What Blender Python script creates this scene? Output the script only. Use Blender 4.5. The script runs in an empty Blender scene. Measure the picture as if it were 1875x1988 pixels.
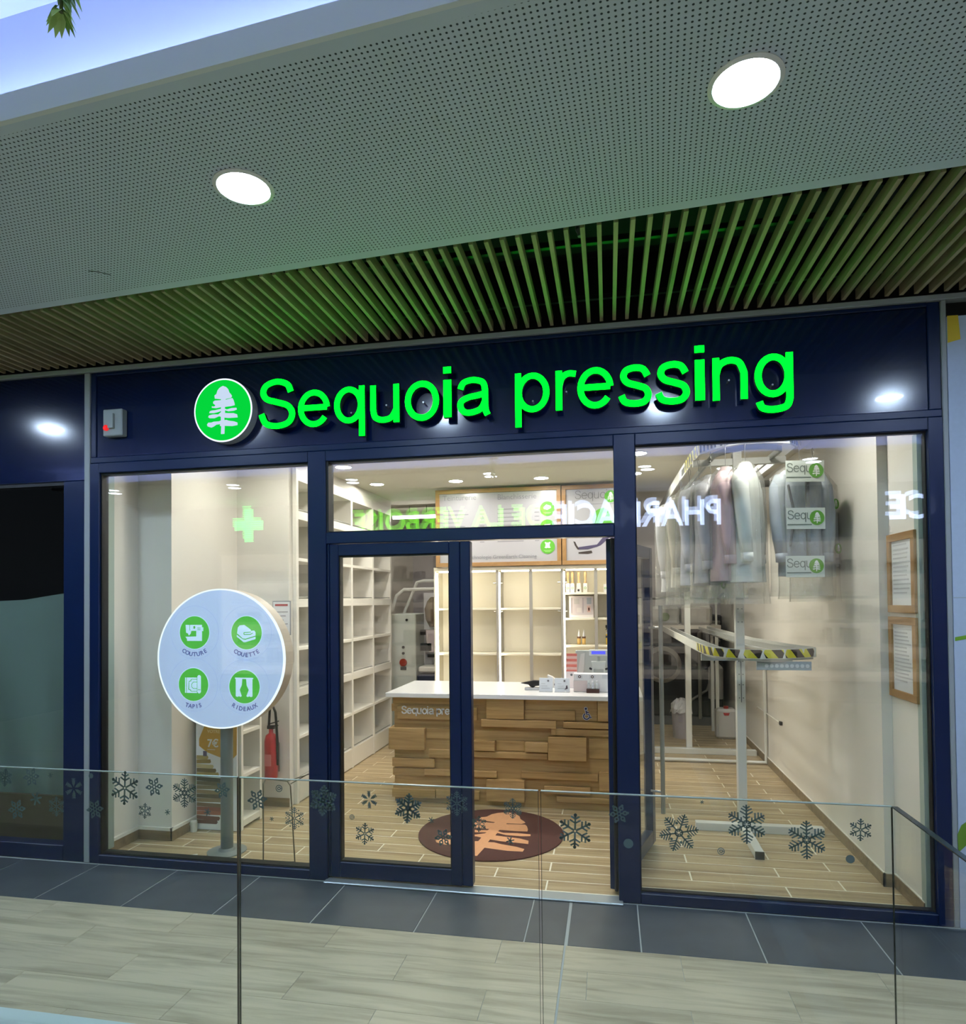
import bpy, bmesh, math, random
from mathutils import Vector, Matrix
from mathutils.geometry import tessellate_polygon

random.seed(7)
scene = bpy.context.scene
COL = scene.collection
R = math.radians

# ------------------------------------------------------------------ camera
cam_data = bpy.data.cameras.new('camera')
cam = bpy.data.objects.new('camera', cam_data)
COL.objects.link(cam)
scene.camera = cam
YAW, PIT, ROL = R(10.7892), R(1.0621), R(-0.5504)
fwd = Vector((-math.sin(YAW) * math.cos(PIT), math.cos(YAW) * math.cos(PIT), math.sin(PIT)))
rgt = Vector((math.cos(YAW), math.sin(YAW), 0))
upv = rgt.cross(fwd)
rg2 = rgt * math.cos(ROL) + upv * math.sin(ROL)
up2 = upv * math.cos(ROL) - rgt * math.sin(ROL)
mw = Matrix(((rg2.x, up2.x, -fwd.x, 0.1607), (rg2.y, up2.y, -fwd.y, -4.0451), (rg2.z, up2.z, -fwd.z, 1.787), (0, 0, 0, 1)))
cam.matrix_world = mw
cam_data.sensor_fit = 'HORIZONTAL'
cam_data.sensor_width = 36.0
cam_data.lens = 36.0 * 1280.0 / 1875.0
cam_data.shift_y = 148.0 / 1875.0
cam_data.clip_start = 0.05
cam_data.clip_end = 200

# ------------------------------------------------------------------ world and exposure
world = bpy.data.worlds.new('mall_ambient')
scene.world = world
world.use_nodes = True
bg = world.node_tree.nodes['Background']
bg.inputs[0].default_value = (0.55, 0.68, 0.85, 1)
bg.inputs[1].default_value = 0.05
scene.view_settings.view_transform = 'Standard'
scene.view_settings.look = 'None'
scene.view_settings.gamma = 1.0
scene.view_settings.use_curve_mapping = False
scene.view_settings.exposure = 0.45
scene.cycles.transparent_max_bounces = 32
scene.cycles.max_bounces = 6
scene.cycles.diffuse_bounces = 3
scene.cycles.glossy_bounces = 4
scene.cycles.adaptive_threshold = 0.08
scene.cycles.adaptive_min_samples = 16
scene.cycles.sample_clamp_indirect = 4.0
scene.cycles.use_denoising = True

# light levels, all in one place
L_CORRIDOR = 210.0      # corridor downlights
L_SHOP = 165.0           # shop downlights
L_COVE = 58.0           # cool led strip in the cove
L_SIGN = 4.6            # green letters
L_PHARM = 11.0          # lettering across the mall

# ------------------------------------------------------------------ helpers: materials
def lin(c):
    out = []
    for v in c:
        v = v / 255.0
        out.append(v / 12.92 if v <= 0.04045 else ((v + 0.055) / 1.055) ** 2.4)
    return (*out, 1.0)

MATS = {}

def mat(name, rgb, rough=0.5, metal=0.0, emis=None, strength=0.0, coat=0.0, noise=None, spec=0.5, bump=0.0, vary=0.0):
    """principled surface; noise = (scale, amount) mottles the colour, vary = per-object brightness spread"""
    if name in MATS:
        return MATS[name]
    m = bpy.data.materials.new(name)
    m.use_nodes = True
    nt = m.node_tree
    b = nt.nodes['Principled BSDF']
    b.inputs['Base Color'].default_value = lin(rgb)
    b.inputs['Roughness'].default_value = rough
    b.inputs['Metallic'].default_value = metal
    b.inputs['Specular IOR Level'].default_value = spec
    b.inputs['Coat Weight'].default_value = coat
    if emis is not None:
        b.inputs['Emission Color'].default_value = lin(emis)
        b.inputs['Emission Strength'].default_value = strength
    if noise or vary:
        tc = nt.nodes.new('ShaderNodeTexCoord')
        no = nt.nodes.new('ShaderNodeTexNoise')
        sc, am = noise if noise else (3.0, 0.0)
        no.inputs['Scale'].default_value = sc
        no.inputs['Detail'].default_value = 5
        nt.links.new(tc.outputs['Object'], no.inputs['Vector'])
        hs = nt.nodes.new('ShaderNodeHueSaturation')
        hs.inputs['Color'].default_value = lin(rgb)
        mr = nt.nodes.new('ShaderNodeMapRange')
        mr.inputs['From Min'].default_value = 0.25
        mr.inputs['From Max'].default_value = 0.75
        mr.inputs['To Min'].default_value = 1.0 - am
        mr.inputs['To Max'].default_value = 1.0 + am
        nt.links.new(no.outputs['Fac'], mr.inputs['Value'])
        if vary:
            oi = nt.nodes.new('ShaderNodeObjectInfo')
            m2 = nt.nodes.new('ShaderNodeMapRange')
            m2.inputs['To Min'].default_value = 1.0 - vary
            m2.inputs['To Max'].default_value = 1.0 + vary
            nt.links.new(oi.outputs['Random'], m2.inputs['Value'])
            mu = nt.nodes.new('ShaderNodeMath')
            mu.operation = 'MULTIPLY'
            nt.links.new(mr.outputs[0], mu.inputs[0])
            nt.links.new(m2.outputs[0], mu.inputs[1])
            nt.links.new(mu.outputs[0], hs.inputs['Value'])
        else:
            nt.links.new(mr.outputs[0], hs.inputs['Value'])
        nt.links.new(hs.outputs[0], b.inputs['Base Color'])
        if bump:
            bp = nt.nodes.new('ShaderNodeBump')
            bp.inputs['Strength'].default_value = bump
            bp.inputs['Distance'].default_value = 0.01
            nt.links.new(no.outputs['Fac'], bp.inputs['Height'])
            nt.links.new(bp.outputs[0], b.inputs['Normal'])
    MATS[name] = m
    return m

def wood(name, dark, light, stretch=(1.6, 22, 22), rough=0.45, vary=0.1, knots=0.0, axis=0, spec=0.4):
    """wood grain running along local x (axis 0), y or z; every object takes its own piece of the pattern"""
    if name in MATS:
        return MATS[name]
    m = bpy.data.materials.new(name)
    m.use_nodes = True
    nt = m.node_tree
    b = nt.nodes['Principled BSDF']
    b.inputs['Roughness'].default_value = rough
    b.inputs['Specular IOR Level'].default_value = spec
    tc = nt.nodes.new('ShaderNodeTexCoord')
    oi = nt.nodes.new('ShaderNodeObjectInfo')
    off = nt.nodes.new('ShaderNodeMath'); off.operation = 'MULTIPLY'; off.inputs[1].default_value = 37.0
    nt.links.new(oi.outputs['Random'], off.inputs[0])
    add = nt.nodes.new('ShaderNodeVectorMath'); add.operation = 'ADD'
    nt.links.new(tc.outputs['Object'], add.inputs[0])
    nt.links.new(off.outputs[0], add.inputs[1])
    mp = nt.nodes.new('ShaderNodeMapping')
    s = list(stretch)
    if axis == 1:
        s = [stretch[1], stretch[0], stretch[2]]
    if axis == 2:
        s = [stretch[1], stretch[2], stretch[0]]
    mp.inputs['Scale'].default_value = s
    nt.links.new(add.outputs[0], mp.inputs['Vector'])
    no = nt.nodes.new('ShaderNodeTexNoise')
    no.inputs['Scale'].default_value = 1.0
    no.inputs['Detail'].default_value = 6
    no.inputs['Roughness'].default_value = 0.62
    no.inputs['Distortion'].default_value = 0.6
    nt.links.new(mp.outputs[0], no.inputs['Vector'])
    cr = nt.nodes.new('ShaderNodeValToRGB')
    cr.color_ramp.elements[0].position = 0.3
    cr.color_ramp.elements[0].color = lin(dark)
    cr.color_ramp.elements[1].position = 0.58
    cr.color_ramp.elements[1].color = lin(light)
    nt.links.new(no.outputs['Fac'], cr.inputs[0])
    hs = nt.nodes.new('ShaderNodeHueSaturation')
    mr = nt.nodes.new('ShaderNodeMapRange')
    mr.inputs['To Min'].default_value = 1 - vary
    mr.inputs['To Max'].default_value = 1 + vary
    nt.links.new(oi.outputs['Random'], mr.inputs['Value'])
    nt.links.new(mr.outputs[0], hs.inputs['Value'])
    nt.links.new(cr.outputs[0], hs.inputs['Color'])
    nt.links.new(hs.outputs[0], b.inputs['Base Color'])
    bp = nt.nodes.new('ShaderNodeBump')
    bp.inputs['Strength'].default_value = 0.12
    bp.inputs['Distance'].default_value = 0.004
    nt.links.new(no.outputs['Fac'], bp.inputs['Height'])
    nt.links.new(bp.outputs[0], b.inputs['Normal'])
    MATS[name] = m
    return m

def glass(name, tint=(1, 1, 1), base=0.04, boost=1.0, rough=0.0, extra=None, bump=0.0):
    """thin clear sheet: transmits with a tint, reflects by angle; extra = (colour, amount) of milky film"""
    if name in MATS:
        return MATS[name]
    m = bpy.data.materials.new(name)
    m.use_nodes = True
    nt = m.node_tree
    nt.nodes.clear()
    out = nt.nodes.new('ShaderNodeOutputMaterial')
    tr = nt.nodes.new('ShaderNodeBsdfTransparent')
    tr.inputs[0].default_value = (*tint, 1)
    gl = nt.nodes.new('ShaderNodeBsdfGlossy')
    gl.inputs['Roughness'].default_value = rough
    lw = nt.nodes.new('ShaderNodeLayerWeight')
    lw.inputs[0].default_value = 0.5
    pw = nt.nodes.new('ShaderNodeMath'); pw.operation = 'POWER'; pw.inputs[1].default_value = 5
    nt.links.new(lw.outputs['Facing'], pw.inputs[0])
    ma = nt.nodes.new('ShaderNodeMath'); ma.operation = 'MULTIPLY_ADD'
    ma.inputs[1].default_value = 0.9 * boost
    ma.inputs[2].default_value = base
    ma.use_clamp = True
    nt.links.new(pw.outputs[0], ma.inputs[0])
    mx = nt.nodes.new('ShaderNodeMixShader')
    nt.links.new(ma.outputs[0], mx.inputs[0])
    nt.links.new(tr.outputs[0], mx.inputs[1])
    nt.links.new(gl.outputs[0], mx.inputs[2])
    last = mx
    if bump:
        tc = nt.nodes.new('ShaderNodeTexCoord')
        no = nt.nodes.new('ShaderNodeTexNoise')
        no.inputs['Scale'].default_value = 9
        no.inputs['Detail'].default_value = 4
        mp = nt.nodes.new('ShaderNodeMapping')
        mp.inputs['Scale'].default_value = (1.6, 1.6, 0.55)
        nt.links.new(tc.outputs['Object'], mp.inputs[0])
        nt.links.new(mp.outputs[0], no.inputs['Vector'])
        bp = nt.nodes.new('ShaderNodeBump')
        bp.inputs['Strength'].default_value = bump
        bp.inputs['Distance'].default_value = 0.05
        nt.links.new(no.outputs['Fac'], bp.inputs['Height'])
        nt.links.new(bp.outputs[0], gl.inputs['Normal'])
    if extra:
        df = nt.nodes.new('ShaderNodeBsdfDiffuse')
        df.inputs[0].default_value = lin(extra[0])
        m2 = nt.nodes.new('ShaderNodeMixShader')
        m2.inputs[0].default_value = extra[1]
        nt.links.new(last.outputs[0], m2.inputs[1])
        nt.links.new(df.outputs[0], m2.inputs[2])
        last = m2
    nt.links.new(last.outputs[0], out.inputs[0])
    MATS[name] = m
    return m

def emit(name, rgb, strength):
    if name in MATS:
        return MATS[name]
    m = bpy.data.materials.new(name)
    m.use_nodes = True
    nt = m.node_tree
    nt.nodes.clear()
    out = nt.nodes.new('ShaderNodeOutputMaterial')
    em = nt.nodes.new('ShaderNodeEmission')
    em.inputs[0].default_value = lin(rgb)
    em.inputs[1].default_value = strength
    nt.links.new(em.outputs[0], out.inputs[0])
    MATS[name] = m
    return m

# ------------------------------------------------------------------ helpers: geometry
class MB:
    """collects shapes into one mesh"""
    def __init__(self):
        self.v = []; self.f = []; self.mi = []; self.cur = 0
    def add(self, vs, fs):
        n = len(self.v)
        self.v += [tuple(p) for p in vs]
        for q in fs:
            self.f.append(tuple(i + n for i in q))
            self.mi.append(self.cur)
        return self
    def box(self, x0, x1, y0, y1, z0, z1, M=None):
        vs = [Vector((x, y, z)) for x in (x0, x1) for y in (y0, y1) for z in (z0, z1)]
        if M is not None:
            vs = [M @ p for p in vs]
        return self.add(vs, [(0, 1, 3, 2), (4, 6, 7, 5), (0, 4, 5, 1), (2, 3, 7, 6), (0, 2, 6, 4), (1, 5, 7, 3)])
    def bar(self, a, b, w, h=None, up=(0, 0, 1)):
        a = Vector(a); b = Vector(b); h = h or w
        d = (b - a).normalized()
        u = Vector(up)
        if abs(d.dot(u)) > 0.98:
            u = Vector((0, 1, 0))
        s = d.cross(u).normalized(); t = s.cross(d).normalized()
        vs = []
        for p in (a, b):
            for i, j in ((-1, -1), (1, -1), (1, 1), (-1, 1)):
                vs.append(p + s * (i * w / 2) + t * (j * h / 2))
        return self.add(vs, [(3, 2, 1, 0), (4, 5, 6, 7), (0, 1, 5, 4), (1, 2, 6, 5), (2, 3, 7, 6), (3, 0, 4, 7)])
    def tube(self, pts, r, n=8, caps=True):
        pts = [Vector(p) for p in pts]
        rs = r if isinstance(r, (list, tuple)) else [r] * len(pts)
        vs = []; fs = []
        prev = None
        for i, p in enumerate(pts):
            d = (pts[min(i + 1, len(pts) - 1)] - pts[max(i - 1, 0)]).normalized()
            if prev is None:
                ref = Vector((0, 0, 1)) if abs(d.z) < 0.9 else Vector((1, 0, 0))
                s = d.cross(ref).normalized()
            else:
                s = (prev - d * prev.dot(d)).normalized()
            prev = s
            t = d.cross(s)
            for k in range(n):
                a = 2 * math.pi * k / n
                vs.append(p + (s * math.cos(a) + t * math.sin(a)) * rs[i])
        for i in range(len(pts) - 1):
            for k in range(n):
                k2 = (k + 1) % n
                fs.append((i * n + k, i * n + k2, (i + 1) * n + k2, (i + 1) * n + k))
        if caps:
            fs.append(tuple(range(n))[::-1])
            fs.append(tuple((len(pts) - 1) * n + k for k in range(n)))
        return self.add(vs, fs)
    def lathe(self, prof, c=(0, 0, 0), n=24, axis='z', caps=True):
        """profile of (radius, height)"""
        vs = []; fs = []
        for r, h in prof:
            for k in range(n):
                a = 2 * math.pi * k / n
                x, y = r * math.cos(a), r * math.sin(a)
                if axis == 'z':
                    vs.append((c[0] + x, c[1] + y, c[2] + h))
                elif axis == 'y':
                    vs.append((c[0] + x, c[1] + h, c[2] + y))
                else:
                    vs.append((c[0] + h, c[1] + x, c[2] + y))
        for i in range(len(prof) - 1):
            for k in range(n):
                k2 = (k + 1) % n
                q = (i * n + k, i * n + k2, (i + 1) * n + k2, (i + 1) * n + k)
                fs.append(q if axis == 'z' else q[::-1])
        if not caps:
            return self.add(vs, fs)
        fs.append(tuple(range(n)) if axis != 'z' else tuple(range(n))[::-1])
        top = tuple((len(prof) - 1) * n + k for k in range(n))
        fs.append(top if axis == 'z' else top[::-1])
        return self.add(vs, fs)
    def prism(self, poly, y0, y1, fn=None):
        """polygon in (x, z) extruded along y; fn maps (x, y, z) to a place"""
        n = len(poly)
        vs = [Vector((p[0], y0, p[1])) for p in poly] + [Vector((p[0], y1, p[1])) for p in poly]
        if fn:
            vs = [fn(p) for p in vs]
        tris = tessellate_polygon([[Vector((p[0], p[1], 0)) for p in poly]])
        fs = [tuple(t) for t in tris] + [tuple(i + n for i in t[::-1]) for t in tris]
        fs += [(i, (i + 1) % n, (i + 1) % n + n, i + n) for i in range(n)]
        return self.add(vs, fs)
    def build(self, name, m, parent=None, loc=None, smooth=False, bevel=0.0, rot=None, link=True):
        me = bpy.data.meshes.new(name)
        vs = self.v
        if loc is not None and parent is None and False:
            pass
        me.from_pydata(vs, [], self.f)
        ms = m if isinstance(m, (list, tuple)) else [m]
        for q in ms:
            me.materials.append(q)
        if len(ms) > 1:
            me.polygons.foreach_set('material_index', self.mi)
        bm = bmesh.new(); bm.from_mesh(me)
        bmesh.ops.recalc_face_normals(bm, faces=bm.faces)
        if bevel:
            bmesh.ops.bevel(bm, geom=list(bm.edges), offset=bevel, segments=1, affect='EDGES', clamp_overlap=True)
        bm.to_mesh(me); bm.free()
        if smooth:
            me.polygons.foreach_set('use_smooth', [True] * len(me.polygons))
        return put(name, me, parent, loc, rot)

def put(name, me, parent=None, loc=None, rot=None):
    o = bpy.data.objects.new(name, me)
    COL.objects.link(o)
    if loc is not None:
        o.location = loc
    if rot is not None:
        o.rotation_euler = rot
    if parent is not None:
        o.parent = parent
    return o

def box(name, x0, x1, y0, y1, z0, z1, m, parent=None, bevel=0.0):
    """box with its origin at the middle of its base"""
    cx, cy, cz = (x0 + x1) / 2, (y0 + y1) / 2, z0
    ox, oy, oz = (0, 0, 0)
    if parent is not None:
        ox, oy, oz = parent.get('_o', (0, 0, 0))
    b = MB().box(x0 - cx, x1 - cx, y0 - cy, y1 - cy, 0, z1 - z0)
    return b.build(name, m, parent, (cx - ox, cy - oy, cz - oz), bevel=bevel)

def empty(name, loc=(0, 0, 0), rz=0.0):
    o = bpy.data.objects.new(name, None)
    o.empty_display_size = 0.1
    COL.objects.link(o)
    o.location = loc
    o.rotation_euler = (0, 0, rz)
    return o

def tag(o, label, cat, group=None):
    o['label'] = label
    o['category'] = cat
    if group:
        o['group'] = group
    return o

def struct(o):
    o['kind'] = 'structure'
    return o

def copy_tree(o, parent=None):
    c = o.copy()
    COL.objects.link(c)
    c.parent = parent
    for ch in list(o.children):
        copy_tree(ch, c)
    return c

# ---- text and strokes
def text_mb(body, size, align='CENTER', bold=0.0, ext=0.0):
    cu = bpy.data.curves.new('lettering', 'FONT')
    cu.body = body; cu.size = size; cu.align_x = align; cu.offset = bold; cu.extrude = ext
    cu.resolution_u = 3
    ob = bpy.data.objects.new('lettering', cu)
    COL.objects.link(ob)
    dg = bpy.context.evaluated_depsgraph_get()
    me = bpy.data.meshes.new_from_object(ob.evaluated_get(dg))
    b = MB()
    b.add([v.co.copy() for v in me.vertices], [tuple(p.vertices) for p in me.polygons])
    bpy.data.objects.remove(ob); bpy.data.curves.remove(cu); bpy.data.meshes.remove(me)
    return b

def text_on(name, body, size, m, parent, x, y, z, align='LEFT', bold=0.0, ext=0.0008, rot=None, squash=1.0):
    """flat lettering standing upright, readable from -y"""
    b = text_mb(body, size, align, bold, ext)
    b.v = [(p[0] * squash, -p[2], p[1]) for p in b.v]
    return b.build(name, m, parent, (x, y, z), rot=rot)

def spline(pts, per=6, closed=False):
    P = [Vector((p[0], p[1])) for p in pts]
    n = len(P); out = []
    rng = range(n) if closed else range(n - 1)
    for i in rng:
        if closed:
            a, b, c, d = P[(i - 1) % n], P[i], P[(i + 1) % n], P[(i + 2) % n]
        else:
            a, b, c, d = P[max(i - 1, 0)], P[i], P[i + 1], P[min(i + 2, n - 1)]
        for k in range(per):
            t = k / per
            out.append(0.5 * ((2 * b) + (c - a) * t + (2 * a - 5 * b + 4 * c - d) * t * t + (3 * b - a - 3 * c + d) * t ** 3))
    if not closed:
        out.append(P[-1])
    return out

def ell(cx, cy, rx, ry, a0=0, a1=360, n=28):
    return [(cx + rx * math.cos(R(a0 + (a1 - a0) * k / n)), cy + ry * math.sin(R(a0 + (a1 - a0) * k / n))) for k in range(n + 1)]

GL = {  # centre lines of a plain grotesque, cap height 1, x height .74
    'S': [spline([(.62, .72), (.55, .87), (.36, .935), (.16, .87), (.10, .73), (.17, .60), (.36, .53), (.56, .45), (.645, .29), (.57, .12), (.36, .063), (.15, .12), (.063, .31)])],
    'e': [[(.07, .385), (.60, .385)], ell(.335, .37, .268, .31, 3, 325)],
    'q': [ell(.30, .37, .235, .31), [(.555, .74), (.555, -.26)]],
    'u': [[(.07, .74), (.07, .27)] + [tuple(p) for p in spline([(.07, .27), (.11, .12), (.25, .06), (.42, .10), (.52, .26)])][1:], [(.52, .74), (.52, 0)]],
    'o': [ell(.335, .37, .268, .31)],
    'i': [[(.075, 0), (.075, .74)], [(.075, .87), (.075, 1.0)]],
    'a': [spline([(.07, .52), (.13, .64), (.30, .685), (.48, .63), (.525, .48)]) + [Vector((.525, .16))] + spline([(.525, .16), (.54, .07), (.57, .0)])[1:],
          spline([(.525, .42), (.40, .385), (.22, .355), (.085, .28), (.075, .16), (.15, .075), (.28, .063), (.44, .12), (.52, .26)])],
    'p': [[(.07, .74), (.07, -.26)], ell(.33, .37, .25, .31)],
    'r': [[(.07, 0), (.07, .74)], spline([(.07, .44), (.12, .60), (.23, .675), (.36, .66)])],
    's': [spline([(.505, .53), (.43, .65), (.285, .683), (.14, .64), (.10, .53), (.17, .43), (.32, .375), (.47, .31), (.515, .19), (.44, .085), (.28, .06), (.12, .10), (.06, .21)])],
    'n': [[(.07, 0), (.07, .74)], spline([(.07, .44), (.13, .61), (.28, .683), (.44, .64), (.52, .46)]) + [Vector((.52, 0))]],
    'g': [ell(.30, .37, .235, .31), [(.555, .74), (.555, -.02)] + [tuple(p) for p in spline([(.555, -.02), (.50, -.155), (.30, -.20), (.13, -.165), (.08, -.06)])][1:]],
}
ADV = {'S': .72, 'e': .67, 'q': .67, 'u': .65, 'o': .67, 'i': .24, 'a': .67, 'p': .67, 'r': .42, 's': .60, 'n': .65, 'g': .67, ' ': .30}

def stroke_mb(b, line, w, y0, y1, fn):
    """a stroke of constant width as a closed strip, extruded from y0 to y1"""
    P = [Vector((p[0], p[1])) for p in line]
    closed = (P[0] - P[-1]).length < 1e-5
    if closed:
        P = P[:-1]
    n = len(P)
    L = []; Rr = []
    for i in range(n):
        if closed:
            d = (P[(i + 1) % n] - P[i - 1]).normalized()
        else:
            d = (P[min(i + 1, n - 1)] - P[max(i - 1, 0)]).normalized()
        nn = Vector((-d.y, d.x)) * (w / 2)
        L.append(P[i] + nn); Rr.append(P[i] - nn)
    vs = []
    for y in (y0, y1):
        for q in (L, Rr):
            vs += [fn(Vector((p.x, y, p.y))) for p in q]
    fs = []
    m = n if closed else n - 1
    for i in range(m):
        j = (i + 1) % n
        fs += [(i, j, n + j, n + i), (2 * n + i, 3 * n + i, 3 * n + j, 2 * n + j), (i, 2 * n + i, 2 * n + j, j), (n + i, n + j, 3 * n + j, 3 * n + i)]
    if not closed:
        fs += [(0, n, 3 * n, 2 * n), (n - 1, 3 * n - 1, 4 * n - 1, 2 * n - 1)]
    b.add(vs, fs)

def letter_mb(ch, w, y0, y1, fn):
    b = MB()
    for ln in GL[ch]:
        stroke_mb(b, ln, w, y0, y1, fn)
    return b

def stroke_text(name, body, h, w, m, parent, x, y, z, ext=0.002):
    b = MB(); cx = 0
    for ch in body:
        if ch != ' ':
            for ln in GL[ch]:
                stroke_mb(b, ln, w, -ext, 0, lambda p, cx=cx: Vector((p.x * h + cx * h, p.y, p.z * h)))
        cx += ADV[ch]
    return b.build(name, m, parent, (x, y, z))

# the tree of the emblem, as a closed outline in the unit circle
_T = [(565, 245), (610, 265), (640, 300), (655, 345), (680, 375), (695, 400), (680, 425), (600, 437), (600, 450), (700, 430), (715, 455), (730, 500), (735, 535), (680, 545), (590, 550), (587, 575), (620, 590), (690, 575), (760, 575), (765, 600), (720, 615), (640, 618), (590, 600), (590, 640), (640, 645), (720, 650), (770, 670), (778, 715), (720, 715), (640, 715), (580, 705), (580, 745), (610, 740), (650, 755), (730, 770), (775, 790), (775, 825), (700, 835), (585, 825), (580, 940), (530, 940), (535, 830), (515, 820), (520, 795), (460, 800), (420, 825), (385, 838), (335, 820), (320, 795), (340, 765), (390, 765), (420, 755), (500, 755), (530, 745), (530, 690), (500, 680), (430, 705), (360, 700), (340, 685), (350, 660), (400, 650), (450, 650), (490, 655), (530, 625), (535, 605), (480, 620), (420, 630), (355, 625), (365, 600), (400, 590), (440, 590), (530, 575), (535, 550), (460, 560), (395, 550), (395, 530), (430, 535), (450, 520), (415, 490), (415, 465), (440, 450), (530, 450), (535, 435), (440, 420), (435, 375), (465, 355), (480, 305), (510, 270), (545, 250)]
TREE = [((x - 555) / 405.0, (595 - y) / 430.0) for x, y in _T]

def tree_mb(r, y0, y1, fn=None):
    return MB().prism([(x * r, z * r) for x, z in TREE], y0, y1, fn)

def disc_mb(r, y0, y1, n=40, c=(0, 0, 0)):
    return MB().lathe([(r, y0), (r, y1)], c, n, 'y')

# ------------------------------------------------------------------ materials
NAVY = mat('navy_coat', (2, 26, 66), 0.34, coat=0.05, spec=0.35)
NAVY_PANEL = mat('navy_panel', (2, 20, 58), 0.16, coat=0.2, spec=0.5)
RUBBER = mat('black_gasket', (8, 9, 12), 0.5)
WHITE = mat('white_paint', (236, 232, 222), 0.6, noise=(2.0, 0.02))
WALLW = mat('shop_wall_paint', (234, 229, 220), 0.7, noise=(1.5, 0.02))
CREAM = mat('cream_laminate', (238, 231, 212), 0.5)
CEILW = mat('white_plaster', (216, 220, 220), 0.8)
SHOPCEIL = mat('shop_ceiling_paint', (222, 216, 202), 0.8)
TILE = mat('slate_tile', (70, 76, 82), 0.42, noise=(6, 0.16), vary=0.06, bump=0.1)
GROUT = mat('pale_grout', (168, 172, 168), 0.8)
GROUT2 = mat('cream_grout', (244, 236, 214), 0.8)
PLANK = wood('pale_oak_tile', (146, 137, 114), (186, 175, 149), (1.3, 16, 16), 0.4, 0.06)
SHOPPLANK = wood('warm_oak_tile', (148, 124, 90), (192, 170, 132), (1.2, 18, 18), 0.38, 0.08)
BASETILE = wood('skirting_tile', (120, 102, 74), (150, 130, 98), (1.2, 18, 18), 0.5, 0.04)
COUNTERW = wood('counter_oak', (158, 122, 72), (190, 154, 100), (1.4, 26, 26), 0.5, 0.05)
FRAMEW = wood('frame_oak', (144, 108, 68), (172, 134, 88), (3, 3, 3), 0.5, 0.05)
SLATW = wood('slat_pine', (136, 122, 92), (172, 158, 122), (20, 2, 20), 0.55, 0.12)
STEEL = mat('brushed_steel', (170, 170, 166), 0.35, 0.9)
ALU = mat('aluminium', (178, 186, 190), 0.35, 0.6)
GREYTRIM = mat('grey_trim', (150, 156, 158), 0.5)
BLACK = mat('black_plastic', (18, 18, 20), 0.4)
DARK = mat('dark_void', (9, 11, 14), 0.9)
WMETAL = mat('white_metal', (226, 226, 220), 0.4)
GREEN = mat('leaf_green_print', (96, 178, 56), 0.5)
PAPER = mat('white_paper', (236, 236, 238), 0.6)
GREYTXT = mat('grey_print', (120, 120, 124), 0.6)
BLUETXT = mat('slate_blue_print', (92, 100, 160), 0.6)
PANE = glass('window_glass', (0.985, 0.995, 0.99), 0.045)
PANE2 = glass('window_glass_inner', (0.985, 0.995, 0.99), 0.03)
BALGLASS = glass('balustrade_glass', (0.955, 0.975, 0.955), 0.03, 0.6)
FILM = glass('plastic_film', (0.985, 0.988, 0.98), 0.08, 0.7, 0.10, extra=((236, 238, 232), 0.10), bump=1.0)
ACRYL = glass('acrylic', (0.96, 0.97, 0.97), 0.06, extra=((235, 238, 240), 0.25))
GLEDGE = mat('glass_edge', (150, 162, 156), 0.15, spec=0.9)
SEAM = mat('glass_seam', (40, 52, 50), 0.2, spec=0.8)
STICKER = glass('frosted_sticker', (0.75, 0.8, 0.8), 0.0, 0.0, 0.5, extra=((112, 132, 132), 0.72))

# ================================================================== SETTING: corridor floor
fl = MB().box(-9, 7, -9.0, -0.02, -0.15, -0.0025).build('floor', GROUT)
struct(fl)
JX = -3.2994
def slab_piece(cache, L, W, t, m, name):
    k = (round(L, 3), round(W, 3), name)
    if k not in cache:
        me = bpy.data.meshes.new(name)
        b = MB().box(-L / 2, L / 2, -W / 2, W / 2, -t, 0)
        me.from_pydata(b.v, [], b.f)
        bm = bmesh.new(); bm.from_mesh(me); bmesh.ops.recalc_face_normals(bm, faces=bm.faces)
        bmesh.ops.bevel(bm, geom=[e for e in bm.edges if all(v.co.z > -1e-6 for v in e.verts)], offset=0.0012, segments=1, affect='EDGES')
        bm.to_mesh(me); bm.free()
        me.materials.append(m)
        cache[k] = me
    return cache[k]
cache = {}
for i in range(-6, 13):
    x0, x1 = JX + 0.6 * i, JX + 0.6 * (i + 1)
    segs = [(x0, x1)]
    if x0 < -0.082 < x1:
        segs = [(x0, -0.086), (-0.076, x1)]
    for a, c in segs:
        L, W = c - a - 0.0075, 0.525 - 0.003
        put('tile', slab_piece(cache, L, W, 0.004, TILE, 'tile'), fl, ((a + c) / 2, -0.323, 0))
rows = [-0.5875 - 0.2265 * k for k in range(10)]
for k in range(9):
    yc = (rows[k] + rows[k + 1]) / 2
    off = (0.487, 0.037)[k % 2] if k else 0.487
    for j in range(-7, 6):
        a = off + 0.9 * j; c = a + 0.9
        segs = [(a, c)]
        if a < -0.085 < c:
            segs = [(a, -0.089), (-0.081, c)]
        for p, q in segs:
            if q - p < 0.05:
                continue
            put('plank', slab_piece(cache, q - p - 0.0018, 0.2265 - 0.0012, 0.004, PLANK, 'plank'), fl, ((p + q) / 2, yc, 0))
# the floor goes on beyond the rail and to the far shopfront
b = MB().box(-9, 7, -9.0, rows[9] - 0.001, -0.0024, -0.0005).build('floor_finish', PLANK, fl)

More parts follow.
